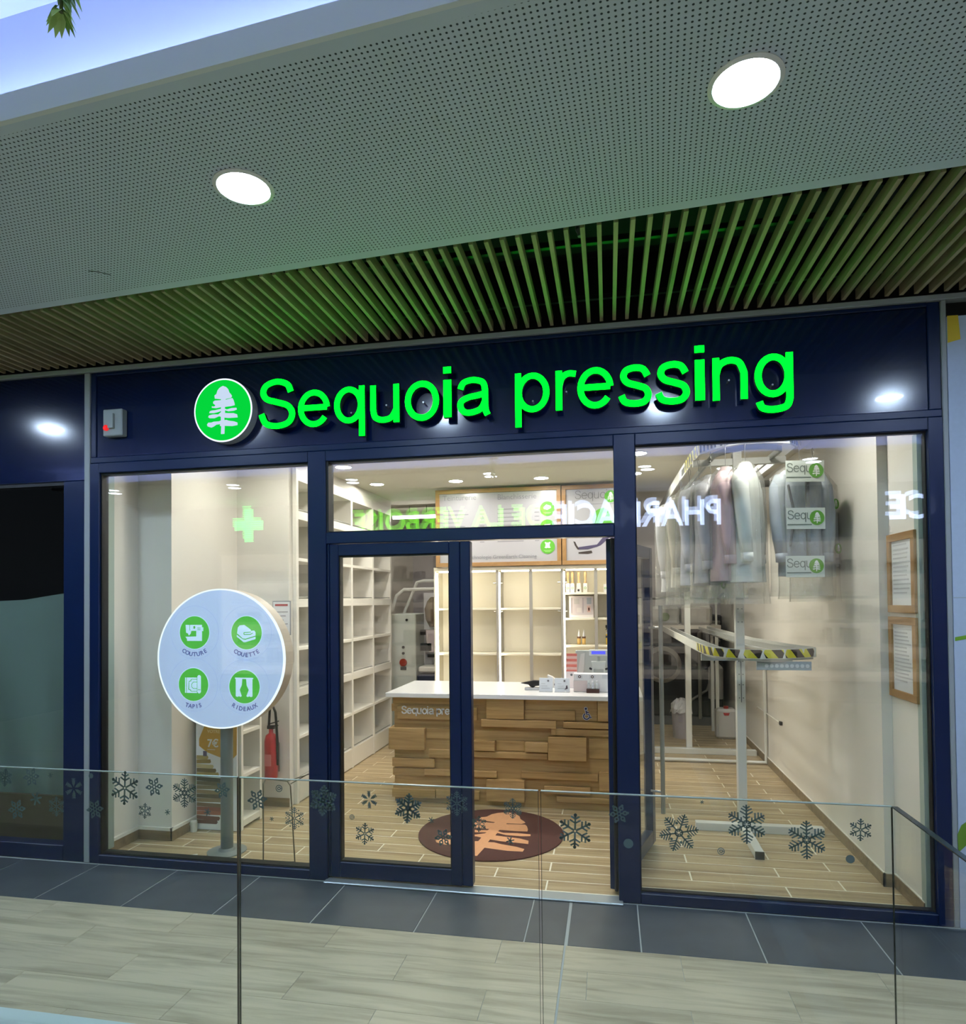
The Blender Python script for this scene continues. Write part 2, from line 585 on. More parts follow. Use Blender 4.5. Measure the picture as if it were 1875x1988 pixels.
# ================================================================== corridor ceiling
CA = -0.0715
def y_slat(x): return -1.0013 + CA * (x + 1.698)
def y_cove(x): return -2.209 + CA * 1.15 * (x + 1.3)
XA, XB = -9.0, 7.0
m = bpy.data.materials.new('perforated_board'); m.use_nodes = True
nt = m.node_tree; bs = nt.nodes['Principled BSDF']
bs.inputs['Roughness'].default_value = 0.85
tc = nt.nodes.new('ShaderNodeTexCoord')
mp = nt.nodes.new('ShaderNodeMapping'); mp.inputs['Rotation'].default_value = (0, 0, -math.atan(CA)); mp.inputs['Scale'].default_value = (1 / 0.0192,) * 3
nt.links.new(tc.outputs['Object'], mp.inputs[0])
sx = nt.nodes.new('ShaderNodeSeparateXYZ'); nt.links.new(mp.outputs[0], sx.inputs[0])
sq = []
for ax in ('X', 'Y'):
    fr = nt.nodes.new('ShaderNodeMath'); fr.operation = 'FRACT'; nt.links.new(sx.outputs[ax], fr.inputs[0])
    su = nt.nodes.new('ShaderNodeMath'); su.operation = 'SUBTRACT'; su.inputs[1].default_value = 0.5; nt.links.new(fr.outputs[0], su.inputs[0])
    pq = nt.nodes.new('ShaderNodeMath'); pq.operation = 'MULTIPLY'; nt.links.new(su.outputs[0], pq.inputs[0]); nt.links.new(su.outputs[0], pq.inputs[1])
    sq.append(pq)
ad = nt.nodes.new('ShaderNodeMath'); ad.operation = 'ADD'; nt.links.new(sq[0].outputs[0], ad.inputs[0]); nt.links.new(sq[1].outputs[0], ad.inputs[1])
cr = nt.nodes.new('ShaderNodeMapRange'); cr.inputs['From Min'].default_value = 0.024; cr.inputs['From Max'].default_value = 0.056
nt.links.new(ad.outputs[0], cr.inputs['Value'])
# plain margins along both edges: distance across the panel
rot = nt.nodes.new('ShaderNodeMath'); rot.operation = 'MULTIPLY_ADD'; 
sep = nt.nodes.new('ShaderNodeSeparateXYZ'); nt.links.new(tc.outputs['Object'], sep.inputs[0])
def margin(slope, x0, y0, sign):
    a = nt.nodes.new('ShaderNodeMath'); a.operation = 'MULTIPLY_ADD'; a.inputs[1].default_value = -slope; a.inputs[2].default_value = slope * x0 - y0
    nt.links.new(sep.outputs['X'], a.inputs[0])
    c = nt.nodes.new('ShaderNodeMath'); c.operation = 'ADD'; nt.links.new(sep.outputs['Y'], c.inputs[0]); nt.links.new(a.outputs[0], c.inputs[1])
    d = nt.nodes.new('ShaderNodeMath'); d.operation = 'LESS_THAN' if sign < 0 else 'GREATER_THAN'
    nt.links.new(c.outputs[0], d.inputs[0])
    d.inputs[1].default_value = 0.0
    return d
m1 = margin(CA, -1.698, -1.0013 - 0.055, +1)
m2 = margin(CA * 1.15, -1.3, -2.209 + 0.055, -1)
mx1 = nt.nodes.new('ShaderNodeMath'); mx1.operation = 'MAXIMUM'; nt.links.new(m1.outputs[0], mx1.inputs[0]); nt.links.new(m2.outputs[0], mx1.inputs[1])
mx2 = nt.nodes.new('ShaderNodeMath'); mx2.operation = 'MAXIMUM'; nt.links.new(mx1.outputs[0], mx2.inputs[0]); nt.links.new(cr.outputs[0], mx2.inputs[1])
mc = nt.nodes.new('ShaderNodeMix'); mc.data_type = 'RGBA'
mc.inputs[6].default_value = lin((40, 50, 56)); mc.inputs[7].default_value = lin((196, 207, 217))
nt.links.new(mx2.outputs[0], mc.inputs[0]); nt.links.new(mc.outputs[2], bs.inputs['Base Color'])
PERF = m
ZC = 3.443
# holes for the downlights are closed by the lamps themselves; the slab carries the cove lip
def quad_slab(b, pts, z0, z1):
    n = len(pts)
    vs = [(p[0], p[1], z0) for p in pts] + [(p[0], p[1], z1) for p in pts]
    b.add(vs, [tuple(range(n))[::-1], tuple(range(n, 2 * n))] + [(i, (i + 1) % n, (i + 1) % n + n, i + n) for i in range(n)])
b = MB(); quad_slab(b, [(XA, y_slat(XA)), (XB, y_slat(XB)), (XB, y_cove(XB) + 0.018), (XA, y_cove(XA) + 0.018)], ZC, ZC + 0.025)
ceil = b.build('ceiling', PERF); struct(ceil)
b = MB(); quad_slab(b, [(XA, y_cove(XA)), (XB, y_cove(XB)), (XB, y_cove(XB) + 0.018), (XA, y_cove(XA) + 0.018)], ZC, ZC + 0.095)
b.build('cove_lip', CEILW, ceil)
b = MB(); quad_slab(b, [(XA, y_cove(XA) + 0.17), (XB, y_cove(XB) + 0.17), (XB, y_cove(XB) + 0.20), (XA, y_cove(XA) + 0.20)], ZC + 0.02, 4.0)
b.build('cove_wall', CEILW, ceil)
b = MB(); quad_slab(b, [(XA, y_cove(XA) + 0.05), (XB, y_cove(XB) + 0.05), (XB, y_cove(XB) + 0.075), (XA, y_cove(XA) + 0.075)], ZC + 0.03, ZC + 0.045)
b.build('led_strip', emit('cove_led', (144, 164, 255), L_COVE), ceil)
# the raised field and the far half of the mall ceiling, mirrored about the middle of the mall
YM = -5.45; ZF = 3.70
b = MB(); b.box(XA, XB, YM - 0.5, -1.0, 4.0, 4.05)
b.build('ceiling_field', CEILW, ceil)
b = MB(); b.box(XA, XB, -9.0, YM, ZF, ZF + 0.03)
b.build('ceiling_far', CEILW, ceil)
b = MB(); b.box(XA, XB, YM - 0.018, YM, ZF, ZF + 0.08)
b.build('cove_lip', CEILW, ceil)
b = MB(); b.box(XA, XB, YM - 0.2, YM - 0.17, ZF, 4.0)
b.build('cove_wall', CEILW, ceil)
b = MB(); b.box(XA, XB, YM - 0.075, YM - 0.05, ZF + 0.03, ZF + 0.045)
b.build('led_strip', MATS['cove_led'], ceil)
# above the slats: a dark plenum with one duct
bk = MB().box(XA, XB, y_slat(XB) - 0.1, 0.0, 3.86, 3.9).build('ceiling_slatted', DARK); struct(bk)
MB().box(XA, XB, -0.72, -0.40, 3.70, 3.80).build('duct', mat('dark_duct', (24, 30, 32), 0.8), bk)
MB().box(XA, XB, -0.02, 0.0, 3.45, 3.86).build('plenum_wall', DARK, bk)
x = -5.40
slat_me = {}
while x < 3.2:
    yn, yf = y_slat(x) + 0.026, -0.075
    b = MB()
    b.add([(-.010, yn, 0), (.010, yn - .0014, 0), (.010, yf, 0), (-.010, yf, 0), (-.010, yn, .055), (.010, yn - .0014, .055), (.010, yf, .055), (-.010, yf, .055)],
          [(3, 2, 1, 0), (4, 5, 6, 7), (0, 1, 5, 4), (1, 2, 6, 5), (2, 3, 7, 6), (3, 0, 4, 7)])
    b.build('slat', SLATW, bk, (x + 0.0045, 0, ZC + 0.002))
    x += 0.0738
b = MB()
for yy in (-0.25, -0.85):
    b.box(-5.4, 3.2, yy - .012, yy + .012, ZC + 0.058, ZC + 0.085)
b.build('slat_carrier', BLACK, bk)

# downlights of the corridor
def downlight(name, x, y, z, r, mring, mem, label, group, cat='ceiling light'):
    e = empty(name, (x, y, z))
    MB().lathe([(r * 0.99, 0.0), (r * 1.16, 0.0), (r * 1.17, -0.004), (r * 1.02, -0.008), (r * 0.99, -0.006)], (0, 0, 0), 40, caps=False).build('trim_ring', mring, e)
    MB().lathe([(r, -0.004), (r, -0.002)], (0, 0, 0), 40).build('diffuser', mem, e)
    tag(e, label, cat, group)
    return e
CE = emit('corridor_lamp', (204, 227, 255), L_CORRIDOR)
for i, xx in enumerate((-6.82, -4.96, -3.10, -1.247, 0.613, 2.47, 4.33)):
    yy = -1.669 - 0.09 * (xx + 1.247)
    lab = ('round white corridor downlight out of view, farthest to the left', 'round white corridor downlight mirrored in the navy panel of the dark unit', 'round white corridor downlight just out of view left of the pair', 'round white downlight over the middle of the corridor, left of the pair in view', 'round white downlight near the upper right corner of the corridor ceiling', 'round white corridor downlight mirrored at the right end of the fascia', 'round white corridor downlight out of view, farthest to the right')[i]
    downlight('ceiling_downlight', xx, yy, ZC, 0.100, WMETAL, CE, lab, 'corridor downlights')
for i, xx in enumerate((-8.2, -5.93, -3.85, -1.60, 0.745, 3.02, 5.3)):
    downlight('ceiling_downlight', xx, -5.95, ZF, 0.100, WMETAL, emit('far_lamp', (222, 237, 255), 40), 'round white downlight across the mall, mirrored ' + ('at the left edge of the left window', 'above the round sign in the left window', 'at the left end of the transom', 'in the middle of the transom', 'at the left of the right window', 'above the grey jacket', 'beyond the right window')[i], 'far side downlights')
# small fittings on the ceiling
b = MB(); pts = [(-2.353 + 0.078 * t, -1.225 + 0.055 * t - 0.022 * math.sin(math.pi * t), ZC - 0.004 - 0.004 * math.sin(math.pi * t)) for t in [k / 10 for k in range(11)]]
b.tube(pts, 0.0016, 6)
tag(b.build('wire_loop', BLACK), 'thin dark wire loop poking out of the perforated ceiling near the slats', 'wire')
b = MB().lathe([(.022, .0), (.022, -.03), (.014, -.045), (.012, -.06)], (0.05, -0.93, 3.56), 16)
tag(b.build('spot_detector', mat('grey_plastic', (120, 124, 124), .4)), 'small grey detector between the green-lit slats above the doorway', 'detector')

# ================================================================== shopfront
def fbar(nm, x0, x1, z0, z1, par, y0=-0.05, y1=0.03, m=NAVY, bev=0.004):
    b = MB().box(x0, x1, y0, y1, z0, z1)
    return b.build(nm, m, par, bevel=bev)

def pane(par, x0, x1, z0, z1, tilt=0.25):
    MB().box(x0, x1, -0.012, -0.006, z0, z1).build('pane', PANE, par)
    cz = (z0 + z1) / 2
    b = MB().box(x0, x1, -0.003, 0.003, z0 - cz, z1 - cz)
    b.build('inner_pane', PANE2, par, (0, 0.016, cz), rot=(R(tilt), 0, R(tilt * 0.6)))

# window_1: the left shop window
w1 = struct(empty('window_1'))
fbar('stile', -3.390, -3.316, 0.0, 2.77, w1)
fbar('sill_rail', -3.316, -1.757, 0.0, 0.060, w1)
fbar('head_rail', -3.316, -1.757, 2.700, 2.77, w1)
fbar('mullion', -1.757, -1.633, 0.0, 2.77, w1)
pane(w1, -3.316, -1.757, 0.060, 2.700)
b = MB()
for (a, c, d, e_) in ((-3.316, -3.306, .06, 2.7), (-1.767, -1.757, .06, 2.7)):
    b.box(a, c, -0.03, 0.03, d, e_)
b.box(-3.306, -1.767, -0.03, 0.03, 0.06, 0.072); b.box(-3.306, -1.767, -0.03, 0.03, 2.688, 2.7)
b.build('gasket', RUBBER, w1)
# window_2: the transom
w2 = struct(empty('window_2'))
fbar('head_rail', -1.633, 0.198, 2.700, 2.77, w2)
fbar('transom_rail', -1.633, 0.198, 2.163, 2.236, w2)
pane(w2, -1.620, 0.198, 2.236, 2.700)
b = MB(); b.box(-1.633, -1.617, -0.04, 0.04, 2.236, 2.70); b.box(-1.617, .198, -.03, .03, 2.69, 2.70); b.box(-1.617, .198, -.03, .03, 2.236, 2.244)
b.build('gasket', RUBBER, w2)
# window_3: the right shop window
w3 = struct(empty('window_3'))
fbar('mullion', 0.198, 0.324, 0.0, 2.77, w3)
fbar('sill_rail', 0.324, 1.893, 0.0, 0.062, w3)
fbar('head_rail', 0.324, 1.893, 2.700, 2.77, w3)
fbar('stile', 1.893, 1.968, 0.0, 2.77, w3)
pane(w3, 0.324, 1.893, 0.062, 2.700)
b = MB()
b.box(0.324, 0.330, -0.02, 0.02, 0.062, 2.7); b.box(1.886, 1.893, -0.02, 0.02, 0.062, 2.7)
b.box(0.33, 1.886, -0.02, 0.02, 0.062, 0.070); b.box(0.33, 1.886, -0.02, 0.02, 2.692, 2.7)
b.build('gasket', RUBBER, w3)
# door_1: the closed left leaf
d1 = struct(empty('door_1'))
fbar('door_frame', -1.633, -1.615, 0.022, 2.163, d1, -0.035, 0.05)
fbar('stile', -1.612, -1.552, 0.025, 2.158, d1, -0.042, 0.03)
fbar('stile', -0.818, -0.750, 0.025, 2.158, d1, -0.042, 0.03)
fbar('edge_strip', -0.750, -0.684, 0.025, 2.158, d1, -0.036, 0.034)
fbar('top_rail', -1.552, -0.818, 2.084, 2.158, d1, -0.042, 0.03)
fbar('bottom_rail', -1.552, -0.818, 0.025, 0.122, d1, -0.042, 0.03)
MB().box(-1.552, -0.818, -0.012, -0.006, 0.122, 2.084).build('pane', PANE, d1)
b = MB(); b.box(-1.552, -1.545, -.03, .02, .122, 2.084); b.box(-.825, -.818, -.03, .02, .122, 2.084); b.box(-1.545, -.825, -.03, .02, .122, .131); b.box(-1.545, -.825, -.03, .02, 2.075, 2.084)
b.build('gasket', RUBBER, d1)
# door_2: the right leaf standing open into the shop
d2 = struct(empty('door_2', (0.185, 0.06, 0), R(73)))
MB().box(0.0, 0.075, -0.022, 0.040, 0.025, 2.158).build('stile', NAVY, d2, bevel=.003)
MB().box(0.845, 0.920, -0.022, 0.040, 0.025, 2.158).build('stile', NAVY, d2, bevel=.003)
MB().box(0.075, 0.845, -0.022, 0.040, 2.075, 2.158).build('top_rail', NAVY, d2, bevel=.003)
MB().box(0.075, 0.845, -0.022, 0.040, 0.025, 0.122).build('bottom_rail', NAVY, d2, bevel=.003)
MB().box(0.075, 0.845, 0.004, 0.010, 0.122, 2.075).build('pane', PANE, d2)
b = MB(); b.tube([(0.80, -0.105, .27), (0.80, -0.105, 1.74)], 0.016, 12)
for z in (.42, 1.58):
    b.tube([(0.80, -0.105, z), (0.80, -0.02, z)], 0.009, 8)
b.build('pull_bar', STEEL, d2, smooth=False)
b = MB(); b.tube([(0.0, 0.0, .02), (0.0, 0.0, 2.16)], 0.012, 8); b.build('hinge_post', BLACK, d2)
# threshold track
th = struct(MB().box(-1.645, 0.222, -0.095, 0.012, 0.0, 0.012).build('door_threshold', ALU, bevel=.004))
# fascia
wf = struct(empty('wall_front'))
fbar('lower_rail', -3.390, 1.968, 2.770, 2.812, wf, -0.044, 0.05)
MB().box(-3.350, 1.905, -0.030, 0.05, 2.812, 3.385).build('fascia_panel', NAVY_PANEL, wf, bevel=.003)
fbar('end_post', -3.390, -3.350, 2.812, 3.408, wf, -0.04, 0.05)
fbar('end_post', 1.905, 1.968, 2.812, 3.408, wf, -0.04, 0.05)
fbar('upper_rail', -3.350, 1.905, 3.385, 3.408, wf, -0.042, 0.05)
t1 = struct(MB().box(-7.5, 5, -0.062, 0.05, 3.409, 3.440).build('trim_1', GREYTRIM, bevel=.003))
t2 = struct(MB().box(-3.435, -3.391, -0.05, 0.05, 0.0, 3.409).build('trim_2', GREYTRIM, bevel=.004))
t3 = struct(MB().box(1.969, 1.995, -0.05, 0.05, 0.0, 3.409).build('trim_3', GREYTRIM, bevel=.004))

# alarm siren on the fascia
e = empty('alarm_siren', (-3.18, -0.03, 2.945))
MB().box(-.075, .075, -.055, 0, 0, .185).build('housing', mat('siren_grey', (150, 158, 156), .5), e, bevel=.006)
MB().prism([(-.02, .05), (.02, .05), (.02, .15), (-.02, .165)], -.075, -.055).build('front_ridge', MATS['siren_grey'], e)
MB().lathe([(.020, -.050), (.020, -.066), (.012, -.074)], (-.045, 0, .055), 18, 'y').build('beacon', mat('red_lens', (190, 30, 30), .2, emis=(255, 40, 40), strength=.5), e)
tag(e, 'grey wall siren with a red lens mounted on the navy fascia', 'alarm')

# ---- the shop name
LET = [('S', -2.052, -1.797, 2.905, 3.229), ('e', -1.777, -1.561, 2.902, 3.140), ('q', -1.532, -1.328, 2.827, 3.145), ('u', -1.291, -1.102, 2.9, 3.139), ('o', -1.065, -0.847, 2.898, 3.147), ('i', -0.819, -0.769, 2.91, 3.221), ('a', -0.732, -0.527, 2.903, 3.146), ('p', -0.376, -0.170, 2.822, 3.147), ('r', -0.133, -0.011, 2.909, 3.145), ('e', -0.005, 0.203, 2.907, 3.150), ('s', 0.231, 0.419, 2.902, 3.149), ('s', 0.441, 0.631, 2.902, 3.152), ('i', 0.660, 0.713, 2.916, 3.230), ('n', 0.756, 0.944, 2.908, 3.151), ('g', 0.981, 1.184, 2.820, 3.154)]
FACE = emit('green_letter_face', (0, 255, 22), L_SIGN)
SIDE = mat('green_letter_side', (12, 70, 40), .4)
sg = empty('shop_name_sign', (0, -0.03, 2.9))
KP = (4.0451 - .11) / (4.0451 - .14)
for ch, x0, x1, z0, z1 in LET:
    x0, x1, z0, z1 = .1607 + (x0 - .1607) * KP, .1607 + (x1 - .1607) * KP, 1.787 + (z0 - 1.787) * KP, 1.787 + (z1 - 1.787) * KP
    raw = MB()
    for ln in GL[ch]:
        stroke_mb(raw, ln, 0.112, -0.11, -0.078, lambda p: p)
    xs = [v[0] for v in raw.v]; zs = [v[2] for v in raw.v]
    ax, bx_, az, bz = min(xs), max(xs), min(zs), max(zs)
    def fit(v, y):
        return (x0 + (v[0] - ax) / (bx_ - ax) * (x1 - x0), y, z0 - 2.9 + (v[2] - az) / (bz - az) * (z1 - z0))
    body = MB(); body.v = [fit(v, v[1] + .03) for v in raw.v]; body.f = raw.f; body.mi = raw.mi
    ob = body.build('letter', [SIDE, FACE], sg)
    me = ob.data
    for p in me.polygons:
        if p.normal.y < -0.9 or (p.center.y < -0.079 and abs(p.normal.y) > 0.9):
            p.material_index = 1
    MB().tube([((x0 + x1) / 2, -.05, (z0 + z1) / 2 - 2.9), ((x0 + x1) / 2, 0, (z0 + z1) / 2 - 2.9)], .006, 6).build('standoff', STEEL, ob)
tag(sg, 'glowing green raised letters reading Sequoia pressing on the navy fascia', 'sign')
lg = empty('emblem_sign', (-2.331, -0.03, 3.062))
MB().lathe([(.211, 0), (.211, -.0693)], (0, 0, 0), 56, 'y').build('backing_can', mat('emblem_can', (170, 176, 176), .4), lg)
MB().lathe([(.211, -.0695), (.211, -.072), (.200, -.072), (.200, -.066)], (0, 0, 0), 56, 'y', caps=False).build('rim', emit('emblem_rim', (225, 240, 255), 1.0), lg)
MB().lathe([(.201, -.0694), (.201, -.0735)], (0, 0, 0), 56, 'y').build('face', emit('emblem_green', (4, 200, 56), .85), lg)
tree_mb(.197, -.0765, -.0735).build('tree', emit('emblem_white', (206, 224, 248), .7), lg)
tag(lg, 'round backlit emblem with a white conifer on green beside the shop name', 'sign')

# ================================================================== neighbours
# window_4: the dark unit on the left
w4 = struct(empty('window_4'))
fbar('stile', -3.605, -3.437, 0.0, 2.655, w4, -0.045, 0.05)
fbar('sill_rail', -7.5, -3.605, 0.0, 0.105, w4, -0.045, 0.05)
MB().box(-7.5, -3.437, -0.04, 0.05, 2.655, 3.405).build('fascia_panel', NAVY_PANEL, w4, bevel=.004)
MB().box(-7.5, -3.605, -0.012, -0.006, 0.105, 2.655).build('pane', PANE, w4)
b = MB(); b.box(-7.5, -3.605, -.03, .03, 2.63, 2.655); b.box(-3.615, -3.605, -.03, .03, .105, 2.63); b.build('gasket', RUBBER, w4)
MB().box(-7.5, -3.605, 0.06, 0.09, 0.0, 0.41).build('base_board', mat('brown_board', (70, 58, 34), .7), w4)
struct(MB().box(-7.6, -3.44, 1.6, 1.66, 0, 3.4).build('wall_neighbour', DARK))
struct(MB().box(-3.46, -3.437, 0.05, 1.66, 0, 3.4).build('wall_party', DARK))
# dust sheet
b = MB(); NX, NZ = 60, 26; vs = []; fs = []
for i in range(NX + 1):
    u = i / NX; xx = -6.6 + 2.96 * u
    top = 1.86 - 0.05 * math.sin(u * 3) + (0.10 * max(0, u - .8) * 2)
    for j in range(NZ + 1):
        t = j / NZ
        z = 0.02 + (top - 0.02) * t
        fan = math.sin((xx + 3.6) * 4.2 * (1.0 + .7 * (1 - t)) + 2.2 * (1 - t) ** 1.5) * .5 + math.sin((xx * 7 + t * 6)) * .25
        vs.append((xx, 0.26 + 0.12 * fan * (1.1 - .5 * t), z))
for i in range(NX):
    for j in range(NZ):
        a = i * (NZ + 1) + j
        fs.append((a, a + NZ + 1, a + NZ + 2, a + 1))
b.add(vs, fs)
sh = b.build('dust_sheet', mat('grey_sheet', (104, 124, 116), .7), smooth=True)
tag(sh, 'grey-green dust sheet draped behind the glass of the dark unit at the left', 'sheet')
# hoarding on the right
hd = struct(MB().box(1.996, 6.0, -0.052, 0.02, 0.0, 3.315).build('wall_right_hoarding', mat('hoarding_board', (176, 190, 212), .7, noise=(40, .03))))
MB().box(1.996, 6.0, 0.0, 0.05, 3.315, 3.409).build('gap_board', DARK, hd)
MB().box(1.998, 6.0, -0.0535, -0.0515, 1.776, 1.779).build('board_joint', GREYTRIM, hd)
b = MB().prism([(1.997, 3.170), (2.060, 3.185), (2.050, 3.318), (1.997, 3.318)], -.0545, -.0525)
tag(b.build('tape_strip', mat('yellow_tape', (206, 176, 30), .5)), 'torn yellow tape stuck at the top of the pale hoarding', 'tape')
b = MB().prism([(2.000, 1.543), (2.30, 1.60), (2.30, 1.625), (2.000, 1.563)], -.0545, -.0525)
tag(b.build('tape_strip', mat('green_tape', (112, 160, 40), .5)), 'green tape strip halfway up the pale hoarding', 'tape')
b = MB().prism([(1.993, .405), (2.04, .455), (2.10, .55), (2.09, .60), (2.05, .585), (2.01, .55), (1.990, .50)], -.0545, -.0525)
tag(b.build('leaf_decal', mat('leaf_decal_green', (104, 142, 44), .5)), 'green leaf decal low on the pale hoarding at the right edge', 'decal')

# ================================================================== shop shell
ZS = 3.07
fs_ = struct(MB().box(-3.44, 1.99, 0.02, 6.6, -0.15, -0.002).build('floor_shop', GROUT2))
cache2 = {}
k = 0
y = 0.045
while y < 6.3:
    off = -0.245 if k % 2 == 0 else -0.590
    for j in range(-4, 4):
        a = max(off + 0.9 * j, -3.40); c = min(off + 0.9 * (j + 1), 1.95)
        if c - a > 0.06:
            put('plank', slab_piece(cache2, c - a - 0.010, 0.146 - 0.011, 0.004, SHOPPLANK, 'plank'), fs_, ((a + c) / 2, y + 0.073, 0))
    y += 0.146; k += 1
struct(MB().box(-3.44, 1.99, 0.05, 6.6, ZS, ZS + .05).build('ceiling_shop', SHOPCEIL))
wl = struct(empty('wall_left'))
b = MB(); b.box(-3.44, -3.385, 0.05, 0.43, 0, ZS); b.box(-3.44, -3.10, 0.43, 1.33, 0, ZS); b.box(-3.44, -2.60, 1.33, 1.40, 0, ZS); b.box(-3.44, -3.0, 1.40, 6.6, 0, ZS)
b.build('wall_face', WALLW, wl)
b = MB(); b.box(-3.385, -3.318, 0.032, 0.10, 0.06, 2.7); b.build('reveal', mat('grey_green_jamb', (170, 184, 174), .5), wl)
bl = struct(empty('baseboard_left'))
b = MB(); b.box(-3.385, -3.372, 0.10, 0.419, 0, .075); b.box(-3.385, -3.089, 0.417, 0.430, 0, .075); b.box(-3.10, -3.087, 0.417, 1.33, 0, .075); b.box(-3.1, -2.6, 1.318, 1.33, 0, .075)
b.build('skirting', BASETILE, bl)
b = MB(); b.box(-3.385, -3.366, 0.10, 0.419, .075, .098); b.box(-3.385, -3.083, 0.411, 0.430, .075, .098); b.box(-3.10, -3.081, 0.411, 1.33, .075, .098)
b.build('cable_trunking', WHITE, bl)
wr = struct(empty('wall_right'))
b = MB(); b.box(1.815, 1.99, 0.45, 6.6, 0, ZS); b.box(1.875, 1.99, 0.05, 0.45, 0, ZS)
b.build('wall_face', WALLW, wr)
b = MB(); b.box(1.868, 1.893, 0.032, 0.085, 0.06, 2.7); b.build('reveal', MATS['grey_green_jamb'], wr)
br = struct(empty('baseboard_right'))
b = MB(); b.box(1.802, 1.815, 0.437, 6.5, 0, .078); b.box(1.802, 1.875, 0.437, 0.45, 0, .078); b.box(1.862, 1.875, 0.05, 0.437, 0, .078)
b.build('skirting', BASETILE, br)
b = MB(); b.box(1.806, 1.815, 0.441, 6.5, .078, .083); b.box(1.866, 1.875, 0.05, 0.441, .078, .083); b.box(1.806, 1.875, .441, .45, .078, .083)
b.build('skirting_bead', WHITE, br)
struct(MB().box(-3.44, 1.99, 6.4, 6.6, 0, ZS).build('wall_back', mat('workshop_wall', (196, 190, 192), .8)))
struct(MB().box(-1.80, 0.46, 3.62, 3.70, 0, ZS).build('wall_partition', WALLW))
# shop downlights
SE = emit('shop_lamp', (255, 250, 240), L_SHOP)
SP = [(-2.30, 1.84, 'over the white pigeonholes, nearest the glass'), (-2.31, 2.79, 'over the white pigeonholes, deeper in the shop'), (-1.43, 2.81, 'above the left end of the price board'), (-0.52, 2.85, 'above the right end of the price board'), (0.43, 1.88, 'at the left edge of the right window'), (1.30, 2.75, 'behind the hanging garments'), (-1.43, 1.0, 'near the glass, over the doormat'), (-0.52, 1.0, 'near the glass, right of the doormat'), (1.2, .55, 'added above the conveyor to brighten the garments'), (-2.5, .75, 'above the round window sign'), (.43, 2.82, 'right of the price boards')]  # the one over the conveyor front is added, to brighten the garments
for x, y, w in SP:
    downlight('ceiling_downlight', x, y, ZS, 0.072, WMETAL, SE, 'round warm downlight in the shop ceiling ' + w, 'shop downlights')
# tube light in the back room
e = empty('tube_light', (-2.35, 4.5, 2.92))
MB().box(-.36, .36, -.04, .04, .02, .05).build('housing', WMETAL, e, bevel=.004)
MB().tube([(-.35, 0, 0), (.35, 0, 0)], .02, 10).build('tube', emit('tube_glow', (255, 250, 240), 24), e)
MB().tube([(-.12, 0, .05), (-.12, 0, .15)], .006, 6).build('hanger', STEEL, e)
MB().tube([(.12, 0, .05), (.12, 0, .15)], .006, 6).build('hanger', STEEL, e)
tag(e, 'long white tube light hanging in the back room left of the price board', 'tube light')
e = empty('tube_light', (1.1, 5.3, 3.0))
MB().box(-.36, .36, -.04, .04, .02, .05).build('housing', WMETAL, e, bevel=.004)
MB().tube([(-.35, 0, 0), (.35, 0, 0)], .02, 10).build('tube', MATS['tube_glow'], e)
tag(e, 'tube light on the workshop ceiling behind the hanging garments', 'tube light')

# ================================================================== opposite side of the mall, seen as reflections
fp = struct(empty('wall_opposite'))
b = MB(); b.box(-9, 7, -8.2, -8.05, 2.75, 4.0); b.box(-9, 7, -8.2, -8.05, 0, .35); b.box(-9, -7.6, -8.2, -8.05, .35, 2.75); b.box(-3.1, -2.7, -8.2, -8.05, .35, 2.75); b.box(1.9, 2.3, -8.2, -8.05, .35, 2.75); b.box(6, 7, -8.2, -8.05, .35, 2.75)
b.build('wall_face', mat('opposite_wall', (52, 54, 58), .7), fp)
MB().box(-9, 7, -8.9, -8.85, 0, 4.0).build('lit_interior', emit('lit_shop_window', (255, 240, 220), .55), fp)
for i in range(5):
    MB().box(-7.5, 5.9, -8.7, -8.4, .5 + .42 * i, .55 + .42 * i).build('shelf', WHITE, fp)
random.seed(3)
b = MB()
for i in range(5):
    xx = -7.4
    while xx < 5.8:
        w = random.uniform(.08, .3)
        if random.random() < .7:
            b.box(xx, xx + w, -8.68, -8.45, .551 + .42 * i, .551 + .42 * i + random.uniform(.1, .3))
        xx += w + random.uniform(.02, .2)
o = b.build('shelf_goods', mat('assorted_goods', (150, 120, 110), .6), fp); o['kind'] = 'stuff'
PW = emit('pharmacy_white', (190, 208, 255), L_PHARM)
PG = emit('pharmacy_green', (120, 235, 40), L_PHARM * .55)
def far_text(body, h, xs, xe, z, m, name):
    b = text_mb(body, 1.0, 'LEFT', 0.012, 0.02)
    x0 = min(v[0] for v in b.v); x1 = max(v[0] for v in b.v); z0 = min(v[1] for v in b.v); z1 = max(v[1] for v in b.v)
    b.v = [(xs + (v[0] - x0) / (x1 - x0) * (xe - xs), -8.03 + v[2] * .5, z + (v[1] - z0) / (z1 - z0) * h) for v in b.v]
    return b.build(name, m)
o = far_text('PHARMACIE', .46, 2.10, -0.80, 3.07, PW, 'pharmacy_letters')
tag(o, 'white glowing letters PHARMACIE across the mall, seen mirrored in the glass', 'sign')
o = far_text('DE LA VERBOISE', .40, -0.95, -4.66, 3.10, PG, 'pharmacy_letters')
tag(o, 'green glowing letters DE LA VERBOISE across the mall, mirrored above the door', 'sign')
o = far_text('CE', .42, 5.45, 4.78, 3.07, PW, 'pharmacy_letters')
tag(o, 'white glowing letters CE across the mall, mirrored at the right of the window', 'sign')
e = empty('pharmacy_cross', (-6.86, -8.03, 3.32))
q = .105
MB().prism([(-q, -.32), (q, -.32), (q, -q), (.32, -q), (.32, q), (q, q), (q, .32), (-q, .32), (-q, q), (-.32, q), (-.32, -q), (-q, -q)], 0, .05).build('housing', BLACK, e)
b = MB()
